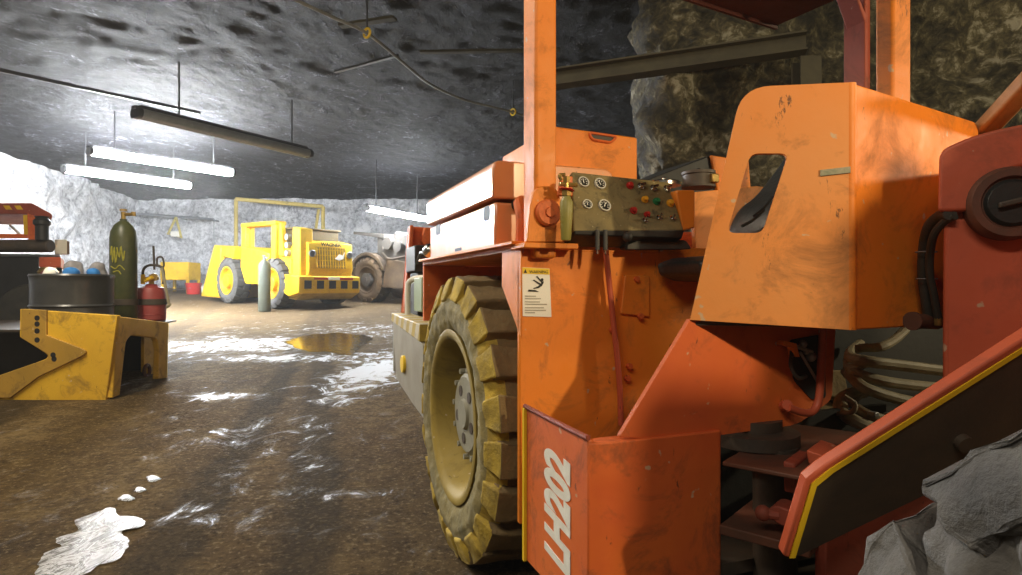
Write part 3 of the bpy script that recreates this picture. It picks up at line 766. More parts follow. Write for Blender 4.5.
# front wheel close to the camera
wc = at(1313, 961, .58)
wa = EV.copy(); wa.rotate(Matrix.Rotation(math.radians(-4), 3, 'Z'))
make_wheel(ld, L(.03, -2.0, .455), EV, .2, R=.468, W=.34, mats=[M['tire_side'], M['tire_lug'], M['tire_lug']], nl=15, lugh=.032, lumpy=.05)
# ================================================================== the cavern
def rock_mat(name, stops, rough=(.5, .9), scale=1.0, bstr=.8, bdist=.08, spec=.5, stretch=(1, 1, 1)):
    m, nt, b = new_mat(name); v = coord(nt, stretch)
    n1 = noise_n(nt, v, 1.1*scale, 12, .68, .8); n2 = noise_n(nt, v, 6*scale, 10, .7, .5)
    s = nd(nt, 'ShaderNodeMath', operation='MULTIPLY_ADD'); s.inputs[1].default_value = .55; nt.links.new(n2, s.inputs[0])
    k = nd(nt, 'ShaderNodeMath', operation='MULTIPLY'); k.inputs[1].default_value = .45; nt.links.new(n1, k.inputs[0]); nt.links.new(k.outputs[0], s.inputs[2])
    c = ramp(nt, s.outputs[0], stops); nt.links.new(c, b.inputs['Base Color'])
    nt.links.new(ramp(nt, n2, [(.35, G1(rough[0])), (.7, G1(rough[1]))]), b.inputs['Roughness'])
    b.inputs['Specular IOR Level'].default_value = spec
    vo = nd(nt, 'ShaderNodeTexVoronoi', feature='DISTANCE_TO_EDGE'); vo.inputs['Scale'].default_value = 1.7*scale; nt.links.new(v, vo.inputs['Vector'])
    h = mix(nt, .35, s.outputs[0], vo.outputs['Distance'])
    bump(nt, b, h, bstr, bdist)
    return m
m, nt, bs = new_mat('dark_roof_rock'); v = coord(nt, (.75, .5, 1))
r1 = noise_n(nt, v, 3.2, 14, .78, .9); r2 = noise_n(nt, v, 13, 12, .8, .6); r3 = noise_n(nt, v, .7, 5, .6, .5)
mm = nd(nt, 'ShaderNodeMath', operation='MULTIPLY_ADD'); mm.inputs[1].default_value = .5; nt.links.new(r2, mm.inputs[0])
mk_ = nd(nt, 'ShaderNodeMath', operation='MULTIPLY'); mk_.inputs[1].default_value = .5; nt.links.new(r1, mk_.inputs[0]); nt.links.new(mk_.outputs[0], mm.inputs[2])
c = ramp(nt, mm.outputs[0], [(.43, (.006, .006, .008)), (.505, (.012, .0125, .017)), (.54, (.030, .032, .042)), (.575, (.10, .105, .13)), (.61, (.42, .43, .49))])
c = mix(nt, ramp(nt, r3, [(.42, G1(0)), (.62, G1(.6))]), c, (.012, .012, .015))
nt.links.new(c, bs.inputs['Base Color']); bs.inputs['Roughness'].default_value = .75; bs.inputs['Specular IOR Level'].default_value = .3
bump(nt, bs, mm.outputs[0], 1.0, .4); M['ceil'] = m
M['wall'] = rock_mat('pale_wall_rock', [(.38, (.16, .165, .18)), (.47, (.44, .45, .48)), (.58, (.78, .79, .82))], (.6, .95), 1.3, .9, .10)
M['pillar'] = rock_mat('brown_pillar_rock', [(.43, (.022, .019, .012)), (.495, (.075, .062, .033)), (.54, (.16, .135, .07)), (.60, (.46, .42, .31))], (.55, .9), 1.8, 1.0, .3)

def rock_grid(name, P0, U, Vv, nu, nv, amp, scale, normal, mat, seed=0, shape=None, fine=0):
    """a rough sheet of rock spanned by U and Vv from P0"""
    me = bpy.data.meshes.new(name); vs = []; fs = []
    for j in range(nv+1):
        for i in range(nu+1):
            p = P0+U*(i/nu)+Vv*(j/nv)
            q = p*scale+V3(seed, seed*.7, -seed)
            d = noise.fractal(q, 1.0, 2.1, 5)*amp+abs(noise.noise(q*2.3))*amp*.6
            p = p+normal*d
            if fine: p = p+normal*(noise.fractal(q*3.1, .8, 2.2, 3)*fine+(1-abs(noise.noise(q*1.9+V3(5, 5, 5)))*2)*fine*.8)
            if shape: p = shape(p, i/nu, j/nv)
            vs.append(p)
    for j in range(nv):
        for i in range(nu):
            a = j*(nu+1)+i; fs.append((a, a+1, a+nu+2, a+nu+1))
    me.from_pydata(vs, [], fs); me.materials.append(mat)
    for p in me.polygons: p.use_smooth = True
    o = bpy.data.objects.new(name, me); COL.objects.link(o); return struct(o)
# floor
m, nt, bs = new_mat('wet_muddy_floor'); v = coord(nt)
vst = coord(nt, (1, .45, 1))
n1 = noise_n(nt, vst, 1.3, 10, .68, .5); n2 = noise_n(nt, v, 9, 12, .75, .3); n3 = noise_n(nt, vst, .55, 6, .6, .8); n4 = noise_n(nt, v, 45, 8, .7)
c = ramp(nt, n1, [(.3, (.060, .037, .013)), (.5, (.14, .090, .034)), (.7, (.26, .18, .080))])
c = mix(nt, ramp(nt, n2, [(.42, G1(0)), (.62, G1(.75))]), c, (.052, .032, .013))
c = mix(nt, ramp(nt, n4, [(.54, G1(0)), (.64, G1(.6))]), c, (.34, .25, .13))
c = mix(nt, ramp(nt, n4, [(.34, G1(.75)), (.45, G1(0))]), c, (.02, .013, .006))
# dark tyre tracks running away from the camera
tc = nd(nt, 'ShaderNodeTexCoord'); sx = nd(nt, 'ShaderNodeSeparateXYZ'); nt.links.new(tc.outputs['Object'], sx.inputs[0])
def track(x0, slope, w):
    a = nd(nt, 'ShaderNodeMath', operation='MULTIPLY_ADD'); a.inputs[1].default_value = slope; a.inputs[2].default_value = x0; nt.links.new(sx.outputs['Y'], a.inputs[0])
    s = nd(nt, 'ShaderNodeMath', operation='SUBTRACT'); nt.links.new(sx.outputs['X'], s.inputs[0]); nt.links.new(a.outputs[0], s.inputs[1])
    wob = nd(nt, 'ShaderNodeMath', operation='MULTIPLY_ADD'); wob.inputs[1].default_value = .5; wob.inputs[2].default_value = -.25; nt.links.new(n1, wob.inputs[0])
    s2 = nd(nt, 'ShaderNodeMath', operation='ADD'); nt.links.new(s.outputs[0], s2.inputs[0]); nt.links.new(wob.outputs[0], s2.inputs[1])
    ab = nd(nt, 'ShaderNodeMath', operation='ABSOLUTE'); nt.links.new(s2.outputs[0], ab.inputs[0])
    mr = nd(nt, 'ShaderNodeMapRange'); mr.inputs[1].default_value = w*.5; mr.inputs[2].default_value = w; mr.inputs[3].default_value = 1; mr.inputs[4].default_value = 0
    nt.links.new(ab.outputs[0], mr.inputs[0]); return mr.outputs[0]
t1, t2, t3 = track(-.10, -.30, .17), track(-.62, -.28, .15), track(-2.2, -.35, .25)
tm = nd(nt, 'ShaderNodeMath', operation='MAXIMUM'); nt.links.new(t1, tm.inputs[0]); nt.links.new(t2, tm.inputs[1])
tm2 = nd(nt, 'ShaderNodeMath', operation='MAXIMUM'); nt.links.new(tm.outputs[0], tm2.inputs[0]); nt.links.new(t3, tm2.inputs[1])
tf = nd(nt, 'ShaderNodeMath', operation='MULTIPLY'); tf.inputs[1].default_value = .55; nt.links.new(tm2.outputs[0], tf.inputs[0])
c = mix(nt, tf.outputs[0], c, (.022, .017, .010))
# the floor grows paler with distance
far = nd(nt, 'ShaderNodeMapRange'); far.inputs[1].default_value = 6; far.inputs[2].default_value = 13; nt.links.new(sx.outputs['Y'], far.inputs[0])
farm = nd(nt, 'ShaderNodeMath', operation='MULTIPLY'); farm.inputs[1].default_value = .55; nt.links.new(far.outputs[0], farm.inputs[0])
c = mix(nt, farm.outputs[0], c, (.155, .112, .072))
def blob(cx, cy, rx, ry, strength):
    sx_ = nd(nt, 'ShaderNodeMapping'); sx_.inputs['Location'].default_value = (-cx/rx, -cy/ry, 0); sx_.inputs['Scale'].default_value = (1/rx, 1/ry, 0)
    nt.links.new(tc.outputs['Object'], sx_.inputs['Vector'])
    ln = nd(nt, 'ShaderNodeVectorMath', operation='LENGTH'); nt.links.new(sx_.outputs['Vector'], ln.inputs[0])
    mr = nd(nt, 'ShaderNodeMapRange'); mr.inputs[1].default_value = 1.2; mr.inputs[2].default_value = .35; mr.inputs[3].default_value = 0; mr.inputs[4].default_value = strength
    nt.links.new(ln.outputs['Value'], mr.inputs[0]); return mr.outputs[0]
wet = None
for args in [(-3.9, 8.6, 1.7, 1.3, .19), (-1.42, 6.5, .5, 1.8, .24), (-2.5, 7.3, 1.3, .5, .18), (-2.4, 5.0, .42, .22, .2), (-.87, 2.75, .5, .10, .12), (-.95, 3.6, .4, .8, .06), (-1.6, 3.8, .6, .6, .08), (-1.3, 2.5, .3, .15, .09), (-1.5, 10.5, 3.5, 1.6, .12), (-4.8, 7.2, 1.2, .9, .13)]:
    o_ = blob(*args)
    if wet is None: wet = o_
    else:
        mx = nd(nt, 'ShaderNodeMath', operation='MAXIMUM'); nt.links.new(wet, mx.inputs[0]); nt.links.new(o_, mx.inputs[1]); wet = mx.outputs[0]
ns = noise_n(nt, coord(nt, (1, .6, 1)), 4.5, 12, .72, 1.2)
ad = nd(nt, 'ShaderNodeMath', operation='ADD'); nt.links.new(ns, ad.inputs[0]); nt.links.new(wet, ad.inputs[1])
glare_tint = ramp(nt, ad.outputs[0], [(.655, G1(0)), (.70, G1(1))])
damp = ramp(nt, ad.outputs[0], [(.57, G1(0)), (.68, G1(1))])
c = mix(nt, glare_tint, c, (.60, .61, .64))  # white glare of tubes and wall on wet mud, painted into the colour
nt.links.new(c, bs.inputs['Base Color'])
rr = nd(nt, 'ShaderNodeMapRange'); rr.inputs[3].default_value = .85; rr.inputs[4].default_value = .36; nt.links.new(damp, rr.inputs[0])
nt.links.new(rr.outputs[0], bs.inputs['Roughness'])
sp_ = nd(nt, 'ShaderNodeMapRange'); sp_.inputs[3].default_value = .12; sp_.inputs[4].default_value = .6; nt.links.new(damp, sp_.inputs[0]); nt.links.new(sp_.outputs[0], bs.inputs['Specular IOR Level'])
n5 = noise_n(nt, v, 22, 12, .78, .4)
bump(nt, bs, mix(nt, .45, n5, n4), 1.0, .05)
M['floor'] = m
def floor_shape(p, a, b_):
    near = .3
    return V3(p.x, p.y, gz(p.x, p.y)+(p.z)*near-.006)
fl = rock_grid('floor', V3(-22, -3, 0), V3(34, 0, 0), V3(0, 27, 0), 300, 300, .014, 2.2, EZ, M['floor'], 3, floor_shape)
# roof
cl = rock_grid('ceiling', V3(-22, -3, 4.25), V3(34, 0, 0), V3(0, 27, 0), 430, 340, .05, 1.3, -EZ, M['ceil'], 11, None, .017)
wb = rock_grid('wall_back', V3(-21, 22.4, -.2), V3(30, 0, 0), V3(0, 0, 5.2), 260, 46, .22, .7, V3(0, -1, 0), M['wall'], 21, None, .06)
wl = rock_grid('wall_left', V3(-8.4, -3, -.2), V3(-5.9, 26.4, 0), V3(0, 0, 5.2), 200, 44, .22, .7, V3(.976, .218, 0), M['wall'], 31, None, .06)
# rock pillar behind the loader
def rock_bend(name, path, z0, z1, nu, nv, amp, scale, mat):
    me = bpy.data.meshes.new(name); vs = []; fs = []
    seg = [(path[i+1]-path[i]).length for i in range(len(path)-1)]; tot = sum(seg)
    for j in range(nv+1):
        for i in range(nu+1):
            # denser sampling close to the corner
            t = i/nu*tot; k = 0
            while k < len(seg)-1 and t > seg[k]: t -= seg[k]; k += 1
            p = path[k].lerp(path[k+1], t/seg[k]); d = (path[k+1]-path[k]).normalized(); n = V3(d.y, -d.x, 0)
            p = V3(p.x, p.y, z0+(z1-z0)*j/nv)
            q = p*scale; h = noise.fractal(q, 1, 2.1, 6)*amp+abs(noise.noise(q*2.3))*amp*.8-abs(noise.noise(q*.7+V3(3, 1, 8)))*amp+noise.fractal(q*4, .8, 2.1, 3)*.03+abs(noise.noise(V3(q.x*3+q.z*2, q.y*3, q.z*1.2)))*.07
            vs.append(p+n*h)
    for j in range(nv):
        for i in range(nu):
            a = j*(nu+1)+i; fs.append((a, a+1, a+nu+2, a+nu+1))
    me.from_pydata(vs, [], fs); me.materials.append(mat)
    for p in me.polygons: p.use_smooth = True
    o = bpy.data.objects.new(name, me); COL.objects.link(o); return struct(o)
pr = rock_bend('wall_right', [V3(5.2, 23, 0), V3(1.10, 4.75, 0), V3(1.16, 4.58, 0), V3(4.0, 4.2, 0), V3(11, 3.6, 0)], -.1, 4.7, 620, 120, .16, 1.3, M['pillar'])
bk = rock_grid('wall_front', V3(-21, -2.9, -.2), V3(33, 0, 0), V3(0, 0, 5.2), 40, 10, .2, .7, V3(0, 1, 0), M['pillar'], 51)

# ------------------------------------------------------------------ water on the floor
m, nt, bs = new_mat('ripply_water'); v = coord(nt)
bs.inputs['Base Color'].default_value = (.045, .038, .026, 1); bs.inputs['Roughness'].default_value = .05; bs.inputs['IOR'].default_value = 1.33
bs.inputs['Specular IOR Level'].default_value = .9
bump(nt, bs, noise_n(nt, v, 8, 4, .6, .6), .25, .02); M['water'] = m
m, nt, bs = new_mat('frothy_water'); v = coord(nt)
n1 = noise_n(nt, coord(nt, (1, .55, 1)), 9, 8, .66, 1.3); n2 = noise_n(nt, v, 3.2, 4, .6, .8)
c = ramp(nt, n1, [(.34, (.025, .02, .015)), (.42, (.34, .34, .35)), (.46, (.62, .63, .66)), (.495, (.03, .026, .02)), (.535, (.10, .09, .08)), (.56, (.62, .63, .66)), (.62, (.28, .27, .27)), (.68, (.03, .026, .02))])  # white glints and dark ripples painted into the water's colour
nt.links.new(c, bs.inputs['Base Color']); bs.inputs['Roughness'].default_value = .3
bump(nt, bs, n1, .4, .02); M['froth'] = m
def puddle(pix, mat, label, group=None, lift=.012, seed=0, jag=.10):
    P = []
    for x, y in pix:
        D = 3.0
        for _ in range(40): D = (H-gz(0, D)-lift)/((y-CY)/F)
        P.append(V3((x-CX)/F*D, D, 0))
    P = smooth_path(P+[P[0]], 14)[:-1]
    c = sum(P, V3(0, 0, 0))/len(P)
    Q = []
    for i, p in enumerate(P):
        d = p-c; k = 1+jag*noise.fractal(V3(p.x*4+seed, p.y*3, 0), 1, 2, 4)+jag*.5*noise.noise(V3(p.x*30+seed, p.y*24, 3))
        Q.append(c+d*k)
    b = MB()
    # fan of rings so that the sheet follows the sloping floor
    rings = []
    for f in (1, .8, .6, .4, .2):
        rings.append([b.bm.verts.new(V3(c.x+(p.x-c.x)*f, c.y+(p.y-c.y)*f, gz(0, c.y+(p.y-c.y)*f)+(lift if f < 1 else lift-.004))) for p in Q])
    for A, B in zip(rings, rings[1:]):
        n = len(A)
        for i in range(n): b.face([A[i], A[(i+1) % n], B[(i+1) % n], B[i]])
    cv = b.bm.verts.new(V3(c.x, c.y, gz(0, c.y)+lift))
    for i in range(len(Q)): b.face([rings[-1][i], rings[-1][(i+1) % len(Q)], cv])
    o = b.build('puddle', mat, None); rebase(o)
    return tag(o, label, 'puddle', group)
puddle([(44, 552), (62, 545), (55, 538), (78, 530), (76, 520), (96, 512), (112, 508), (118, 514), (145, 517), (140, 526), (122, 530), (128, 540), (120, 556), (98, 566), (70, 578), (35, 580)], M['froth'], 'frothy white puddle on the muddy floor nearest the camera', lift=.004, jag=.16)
puddle([(285, 341), (310, 334), (345, 333), (372, 337), (360, 346), (352, 354), (330, 352), (300, 349)], M['water'], 'still puddle mirroring the yellow loader beyond it', lift=.005)
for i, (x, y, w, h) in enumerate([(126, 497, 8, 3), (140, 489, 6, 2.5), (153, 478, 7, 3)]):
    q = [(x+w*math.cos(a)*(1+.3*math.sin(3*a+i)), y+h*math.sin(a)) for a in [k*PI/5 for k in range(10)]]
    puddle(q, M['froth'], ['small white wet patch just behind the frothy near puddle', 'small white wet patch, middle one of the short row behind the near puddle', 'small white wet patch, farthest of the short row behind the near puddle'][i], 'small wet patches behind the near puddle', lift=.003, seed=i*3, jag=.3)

# ------------------------------------------------------------------ fluorescent lights
M['tube_on'] = emit('lit_tube', (.93, .97, 1.0), 400)
M['tube_dim'] = emit('dim_lit_tube', (.93, .97, 1.0), 170)
M['fixture'] = plain('dark_fixture', (.05, .05, .055), .5)
M['tube_off'] = plain('unlit_tube', (.30, .31, .31), .3)
def fixture(pa, pb, z, lit, label, rods=(.15, .85), r=.085):
    Da = (z-H)/((CY-pa[1])/F); Db = (z-H)/((CY-pb[1])/F)
    a, b_ = at(*pa, Da), at(*pb, Db); c = (a+b_)/2
    t = thing('fluorescent_light', label, 'light', c, 'fluorescent lights hanging from the roof')
    d = (b_-a).normalized(); s = d.cross(EZ).normalized()
    b = MB(); b.obox(c+EZ*.07, d*((b_-a).length+.1), s*.10, EZ*.04); b.obox(c+EZ*.10, d*((b_-a).length*.98), s*.08, EZ*.04); b.build('fixture_body', M['fixture'], t, bevel=.006)
    for k in (-1, 1):
        b = MB(); p, q = a+s*.045*k, b_+s*.045*k; b.cyl(p, q, r*.8, n=12); b.build('tube', M['tube_off'] if not lit else M['tube_on'] if lit is True else M[lit], t)
        b = MB(); b.cyl(p-d*.03, p+d*.03, r*.88, n=12); b.obox(p+EZ*.04, d*.03, s*.03, EZ*.06); b.build('lamp_holder', M['fixture'], t)
        b = MB(); b.cyl(q-d*.03, q+d*.03, r*.88, n=12); b.obox(q+EZ*.04, d*.03, s*.03, EZ*.06); b.build('lamp_holder', M['fixture'], t)
    for f in rods:
        p = a.lerp(b_, f); b = MB(); b.cyl(p+EZ*.1, V3(p.x, p.y, 4.35), .014, n=8); b.build('hanger_rod', M['fixture'], t)
    return t
fixture((137, 113), (308, 154), 3.35, False, 'unlit dark fluorescent fixture hanging nearest under the roof', (.2, .88))
fixture((90, 151), (232, 173), 3.40, True, 'lit fluorescent fixture just behind the unlit one, right one of the pair')
fixture((64, 169), (190, 186), 3.40, True, 'lit fluorescent fixture hanging left of and lower than its lit neighbour')
fixture((366, 208), (425, 219), 2.95, 'tube_dim', 'lit fluorescent fixture above the dusty brown loader')

# ------------------------------------------------------------------ roof steel, cables
M['cable_w'] = plain('pale_cable', (.34, .34, .33), .5, var=.5, scale=3)
b = MB(); zc = 3.75
cp = []
for x, y in ((270, -12), (330, 16), (368, 34), (400, 60), (430, 84), (465, 100), (505, 110), (540, 121)):
    cp.append(at(x, y, (zc-H)/((CY-y)/F)))
b.tube(cp, .018, 8, 6); o = b.build('cable', M['cable_w'], None); rebase(o); tag(o, 'pale cable looping under the dark roof above the orange loader', 'cable')
for px, py, lab in ((367, 33, 'small yellow clip holding the pale roof cable near its bend'), (513, 112, 'small yellow clip on the pale roof cable beside the canopy post')):
    c = at(px, py, (zc-H)/((CY-py)/F)); t = thing('cable_hanger', lab, 'cable hanger', c, 'clips along the roof cable')
    b = MB(); b.torus(c, V3(.6, .8, 0), .05, .014, 16, 6); b.build('clip', M['label_yellow'], t)
    b = MB(); b.cyl(c+EZ*.05, V3(c.x, c.y, 4.3), .01, n=6); b.build('hanger_rod', M['fixture'], t)
def strap(p, q, name, label, cat, w=.06, mat='fixture', h=.05):
    a, b_ = Vector(p), Vector(q); d = b_-a; s = d.cross(EZ).normalized(); n = s.cross(d).normalized(); b = MB(); b.obox((a+b_)/2, d, s*w, n*h); o = b.build(name, M[mat], None, bevel=.004); rebase(o); return tag(o, label, cat, None)
zs = 3.92
def rz(x, y, z): return at(x, y, (z-H)/((CY-y)/F))
strap(rz(-10, 68, 3.9), rz(200, 113, 3.9), 'roof_pipe', 'thin dark pipe under the roof running past the hanging fixture', 'pipe', .05, 'fixture', .05)
strap(rz(340, 26, 3.95), rz(395, 18, 3.95), 'roof_strap', 'short dark steel strap across the roof at the cable bend', 'strap', .10, 'olivesteel', .03)
strap(rz(420, 52, 3.95), rz(560, 50, 3.95), 'roof_strap', 'dark steel strap across the roof left of the canopy post', 'strap', .08, 'olivesteel', .03)
strap(rz(335, 72, 3.95), rz(398, 55, 3.95), 'roof_strap', 'thin dark steel strap under the roof crossing the pale cable', 'strap', .05, 'fixture', .03)
def beam(p, q, label, w=.14, h=.13):
    a, b_ = Vector(p), Vector(q); d = (b_-a); dn = d.normalized(); s = dn.cross(EZ).normalized() if abs(dn.z) < .9 else V3(1, 0, 0); n = s.cross(dn).normalized(); b = MB(); c = (a+b_)/2
    b.obox(c+n*h*.45, d, s*w, n*h*.1); b.obox(c-n*h*.45, d, s*w, n*h*.1); b.obox(c, d, s*w*.12, n*h*.8)
    o = b.build('steel_beam', M['olivesteel'], None); rebase(o); return tag(o, label, 'beam', 'steel roof supports')
pA = at(535, 82, 4.75); pB = at(806, 43, 4.12)
beam(pA, pB, 'long steel beam running across the rock behind the orange loader')
pC = at(806, 45, 4.12)
beam(V3(pC.x+.02, pC.y-.02, gz(0, pC.y)), pC-EZ*.10, 'upright steel prop against the rock under the end of the long beam', .14, .14)

# ------------------------------------------------------------------ yellow steel frame with things on it, at the left
yf = thing('steel_frame', 'large yellow steel box frame with notched side plate on the floor at left', 'steel frame', V3(-3.6, 5.3, gz(0, 5.3)))
YD = 4.86
def YP(px, py, lift=0): return on(px, py, V3(0, YD+lift, 0), V3(0, -1, 0))
M['yworn'] = paint('worn_yellow_paint', (.70, .42, .025), alt=(.58, .33, .02), rough=.5, amount=.75)
zfb = gz(0, YD)
b = MB()
# outline of the front plate with a blunt V notch from the left
o_ = [YP(-160, 308.5), YP(117, 315.5), YP(106, 400.5), YP(-160, 400.5)]
not_ = [YP(-150, 310), YP(20, 310), YP(20, 338), YP(49, 351), YP(49, 362), YP(0, 377), YP(-150, 377)]
b.prism([YP(20, 309), YP(117, 315.5), YP(106, 400.5), YP(-160, 400.5), YP(-160, 377), YP(-20, 383), *fillet([YP(-20, 383), YP(51, 357), YP(19.5, 337)], [0, .07, 0], 6)[1:]], V3(0, .05, 0))
b.build('side_plate', M['yworn'], yf, bevel=.006)
b = MB(); b.prism([YP(40, 309.8, -.02), YP(46, 310.3, -.02), YP(46, 335, -.02), *fillet([YP(46, 335, -.02), YP(90, 352, -.02), YP(40, 377, -.02)], [0, .08, 0], 6)[1:-1], YP(38, 377, -.02), YP(10, 398, -.02), YP(-100, 398, -.02), YP(-100, 380, -.02), YP(-20, 382, -.02), *fillet([YP(-20, 382, -.02), YP(52, 357, -.02), YP(21, 338, -.02)], [0, .07, 0], 6)[1:], YP(21, 309, -.02)], V3(0, .022, 0))
b.build('doubler_plate', paint('brown_yellow_paint', (.42, .24, .03), alt=(.3, .18, .025), rough=.55, amount=.8), yf, bevel=.004)
b = MB()
for px, py in ((37, 318), (37, 324), (37, 331), (37, 340), (54, 359), (53, 355)):
    c = YP(px, py, -.021); b.cyl(c, c+V3(0, .004, 0), .022, n=12)
b.build('bolt_hole', M['black_flat'], yf)
# end face with its opening
e0, e1 = YP(117, 315.5), V3(-3.37, 5.95, 0)
t0 = V3(YP(112, 350).x, YD, 0); t1 = on(168.5, 350, V3(0, 5.95, 0), V3(0, -1, 0)); t1.z = 0
en = (t1-t0).cross(EZ).normalized()
if en.dot(CAM-t0) < 0: en = -en
def YE(px, py, lift=0): return on(px, py, t0+en*lift, en)
b = MB()
q = [YE(117, 316), YE(169, 322.5), YE(167.5, 378), YE(158, 379), YE(159, 350), YE(157, 338), YE(131, 335), YE(126, 342), YE(120, 395), YE(113, 398)]
b.prism(fillet(q, [.01, .02, 0, 0, .02, .05, .05, .03, 0, 0], 4), -en*.05); b.build('end_frame', M['yworn'], yf, bevel=.008)
b = MB(); q = [YE(144, 337, -.25), YE(163, 337, -.25), YE(163, 378, -.25), YE(144, 372, -.25)]; b.prism(q, -en*.03); rp = b.build('rear_post', M['yworn'], yf, bevel=.004)
c = YE(147, 371, -.24); b = MB(); b.torus(c, en, .06, .018, 18, 8); b.build('lifting_eye', M['rustplate'], rp)
b = MB(); b.prism([V3(-6.6, 4.93, .585), V3(-3.28, 4.93, .585), V3(-3.47, 5.9, .585), V3(-3.57, 6.4, .585), V3(-6.6, 6.4, .585)], EZ*.019); b.build('deck', M['dark'], yf)
b = MB(); b.box(-6.6, -3.5, 5.3, 5.35, .06, .58); b.build('inner_plate', M['black'], yf)
b = MB(); b.box(-6.5, -3.76, 6.34, 6.38, gz(0, 6.3)-.01, .585); b.build('back_plate', M['black'], yf)
dz = .606
# black drum
dr = thing('drum', 'black steel drum standing on the yellow frame', 'drum', V3(-3.87, 5.30, dz))
c = Vector(dr.location); R_ = .305
b = MB(); b.lathe([(R_, 0), (R_+.008, .01), (R_, .03), (R_, .17), (R_+.012, .185), (R_, .20), (R_, .39), (R_+.004, .43), (R_+.010, .445), (R_+.002, .46), (R_-.02, .46), (R_-.02, .445), (0, .445)], c, EZ, 40)
M['drum'] = plain('black_drum', (.028, .03, .032), .3, alt=(.06, .06, .06), scale=4); b.build('drum_body', M['drum'], dr)
b = MB(); b.cyl(c+V3(-.22, .12, .445), c+V3(-.22, .12, .462), .035, n=14); b.build('bung', M['steel'], dr)
# blue rags and clutter on the drum
M['blue'] = plain('blue_cloth', (.03, .22, .62), .8, var=.4)
M['greyrag'] = plain('grey_cloth', (.30, .29, .30), .85, var=.6)
def rag(dx, dy, w, h, mat, label, seed):
    c0 = V3(-3.87+dx, 5.30+dy, dz+.456)
    b = MB(); n = 14; rr = []
    for k in range(7):
        f = k/6; r = w*math.cos(f*PI/2); rr.append((max(r, 1e-7), h*math.sin(f*PI/2)))
    b.lathe(rr, c0, EZ, n, cap=True)
    for v_ in b.bm.verts:
        q = v_.co*16+V3(seed, 0, 0); d = noise.noise(q)*w*.30; e = noise.noise(q+V3(9, 9, 9))*w*.30
        v_.co += V3(d, e, max(0, d)*.8 if v_.co.z > c0.z+.005 else 0); v_.co.z = max(v_.co.z, c0.z)
    o = b.build('rag', mat, None, angle=60); rebase(o); return tag(o, label, 'rag', 'rags and clutter on the drum')
rag(.09, -.15, .07, .06, M['blue'], 'crumpled bright blue rag on the black drum, left one of two', 1)
rag(.205, -.03, .055, .06, M['blue'], 'crumpled bright blue rag on the black drum, closest to the green cylinder', 5)
rag(-.07, -.17, .06, .06, M['white'], 'crumpled white rag beside the blue rags on the drum', 8)
rag(-.03, .05, .085, .13, M['greyrag'], 'grey bundle of cloth heaped behind the white rag on the drum', 12)
rag(.125, .13, .08, .12, M['greyrag'], 'grey bundle of cloth heaped behind the two blue rags', 15)
rag(-.17, -.05, .06, .055, plain('maroon_cloth', (.13, .03, .035), .8), 'small dark maroon cloth on the drum left of the white rag', 19)
# green gas cylinder
M['green'] = plain('green_cylinder_paint', (.085, .085, .028), .4, alt=(.03, .045, .022), scale=5, var=.5)
gc = thing('gas_cylinder', 'tall green gas cylinder with chalked yellow scrawl strapped on the yellow frame', 'gas cylinder', V3((123.5-CX)/F*6.0, 6.0, dz))
c = Vector(gc.location); R_ = .120
b = MB(); zt = .95-(222-CY)/F*6.0-dz
b.lathe([(R_*.9, 0), (R_, .02), (R_, zt-.16), (R_*.93, zt-.10), (R_*.7, zt-.035), (R_*.4, zt), (.032, zt+.01), (.032, zt+.03), (0, zt+.03)], c, EZ, 32); cyb = b.build('cylinder_body', M['green'], gc)
b = MB(); p = c+EZ*(zt+.03); b.cyl(p, p+EZ*.07, .022, n=12); b.cyl(p+EZ*.045, p+EZ*.045+V3(.11, -.01, 0), .016, n=10); b.lathe([(.035, 0), (.035, .018), (0, .02)], p+EZ*.08, EZ, 10); b.cyl(p+EZ*.05+V3(.10, 0, -.02), p+EZ*.05+V3(.10, 0, .02), .022, n=6); b.build('valve', M['brass'], gc)
M['chalk'] = plain('yellow_chalk', (.42, .38, .04), .9, alt=(.2, .19, .03), scale=40)
b = MB()
def cylp(ax, zz): return c+V3(math.sin(ax)*(R_+.002), -math.cos(ax)*(R_+.002), zz)
zq = .95-(258-CY)/F*6.0-dz
for pts in ([(-.6, .02), (-.45, .10), (-.35, -.04), (-.2, .09), (-.1, -.05), (.05, .06)], [(.0, .09), (.2, .0), (.3, .10), (.45, -.03), (.55, .06)], [(-.55, -.08), (-.1, -.10), (.2, -.07), (.55, -.11)], [(-.3, -.13), (.1, -.12), (.3, -.15)]):
    b.tube([cylp(a+.1, zq+z_*1.1) for a, z_ in pts], .006, 6, 4)
b.build('chalk_mark', M['chalk'], cyb)
b = MB(); b.lathe([(R_+.006, -.03), (R_+.010, -.028), (R_+.010, .028), (R_+.006, .03)], c+EZ*(.95-(302-CY)/F*6.0-dz), EZ, 32, cap=False); b.build('strap', M['dark'], gc)
# red gas bottle with torch kit
rb_ = thing('gas_bottle', 'squat red gas bottle with gauge and hoses on the corner of the yellow frame', 'gas bottle', V3((151.5-CX)/F*6.27, 6.27, dz))
c = Vector(rb_.location); R_ = .136
M['redb'] = plain('faded_red_bottle', (.33, .05, .045), .5, alt=(.22, .035, .03), scale=6)
b = MB(); zt = .95-(286-CY)/F*6.15-dz
b.lathe([(R_*.93, 0), (R_, .015), (R_, .06), (R_*1.03, .065), (R_, .07), (R_, zt-.07), (R_*.85, zt-.02), (R_*.5, zt), (.05, zt+.02), (0, zt+.02)], c, EZ, 32); b.build('bottle_body', M['redb'], rb_)
b = MB(); p = c+EZ*(zt+.02); b.cyl(p, p+EZ*.1, .025, n=10); b.cyl(p+EZ*.06-V3(.07, 0, 0), p+EZ*.06+V3(.07, 0, 0), .016, n=10); b.lathe([(.04, 0), (.04, .03), (0, .03)], p+EZ*.07+V3(.05, -.03, 0), V3(.2, -1, 0), 16); b.build('regulator', M['brass'], rb_)
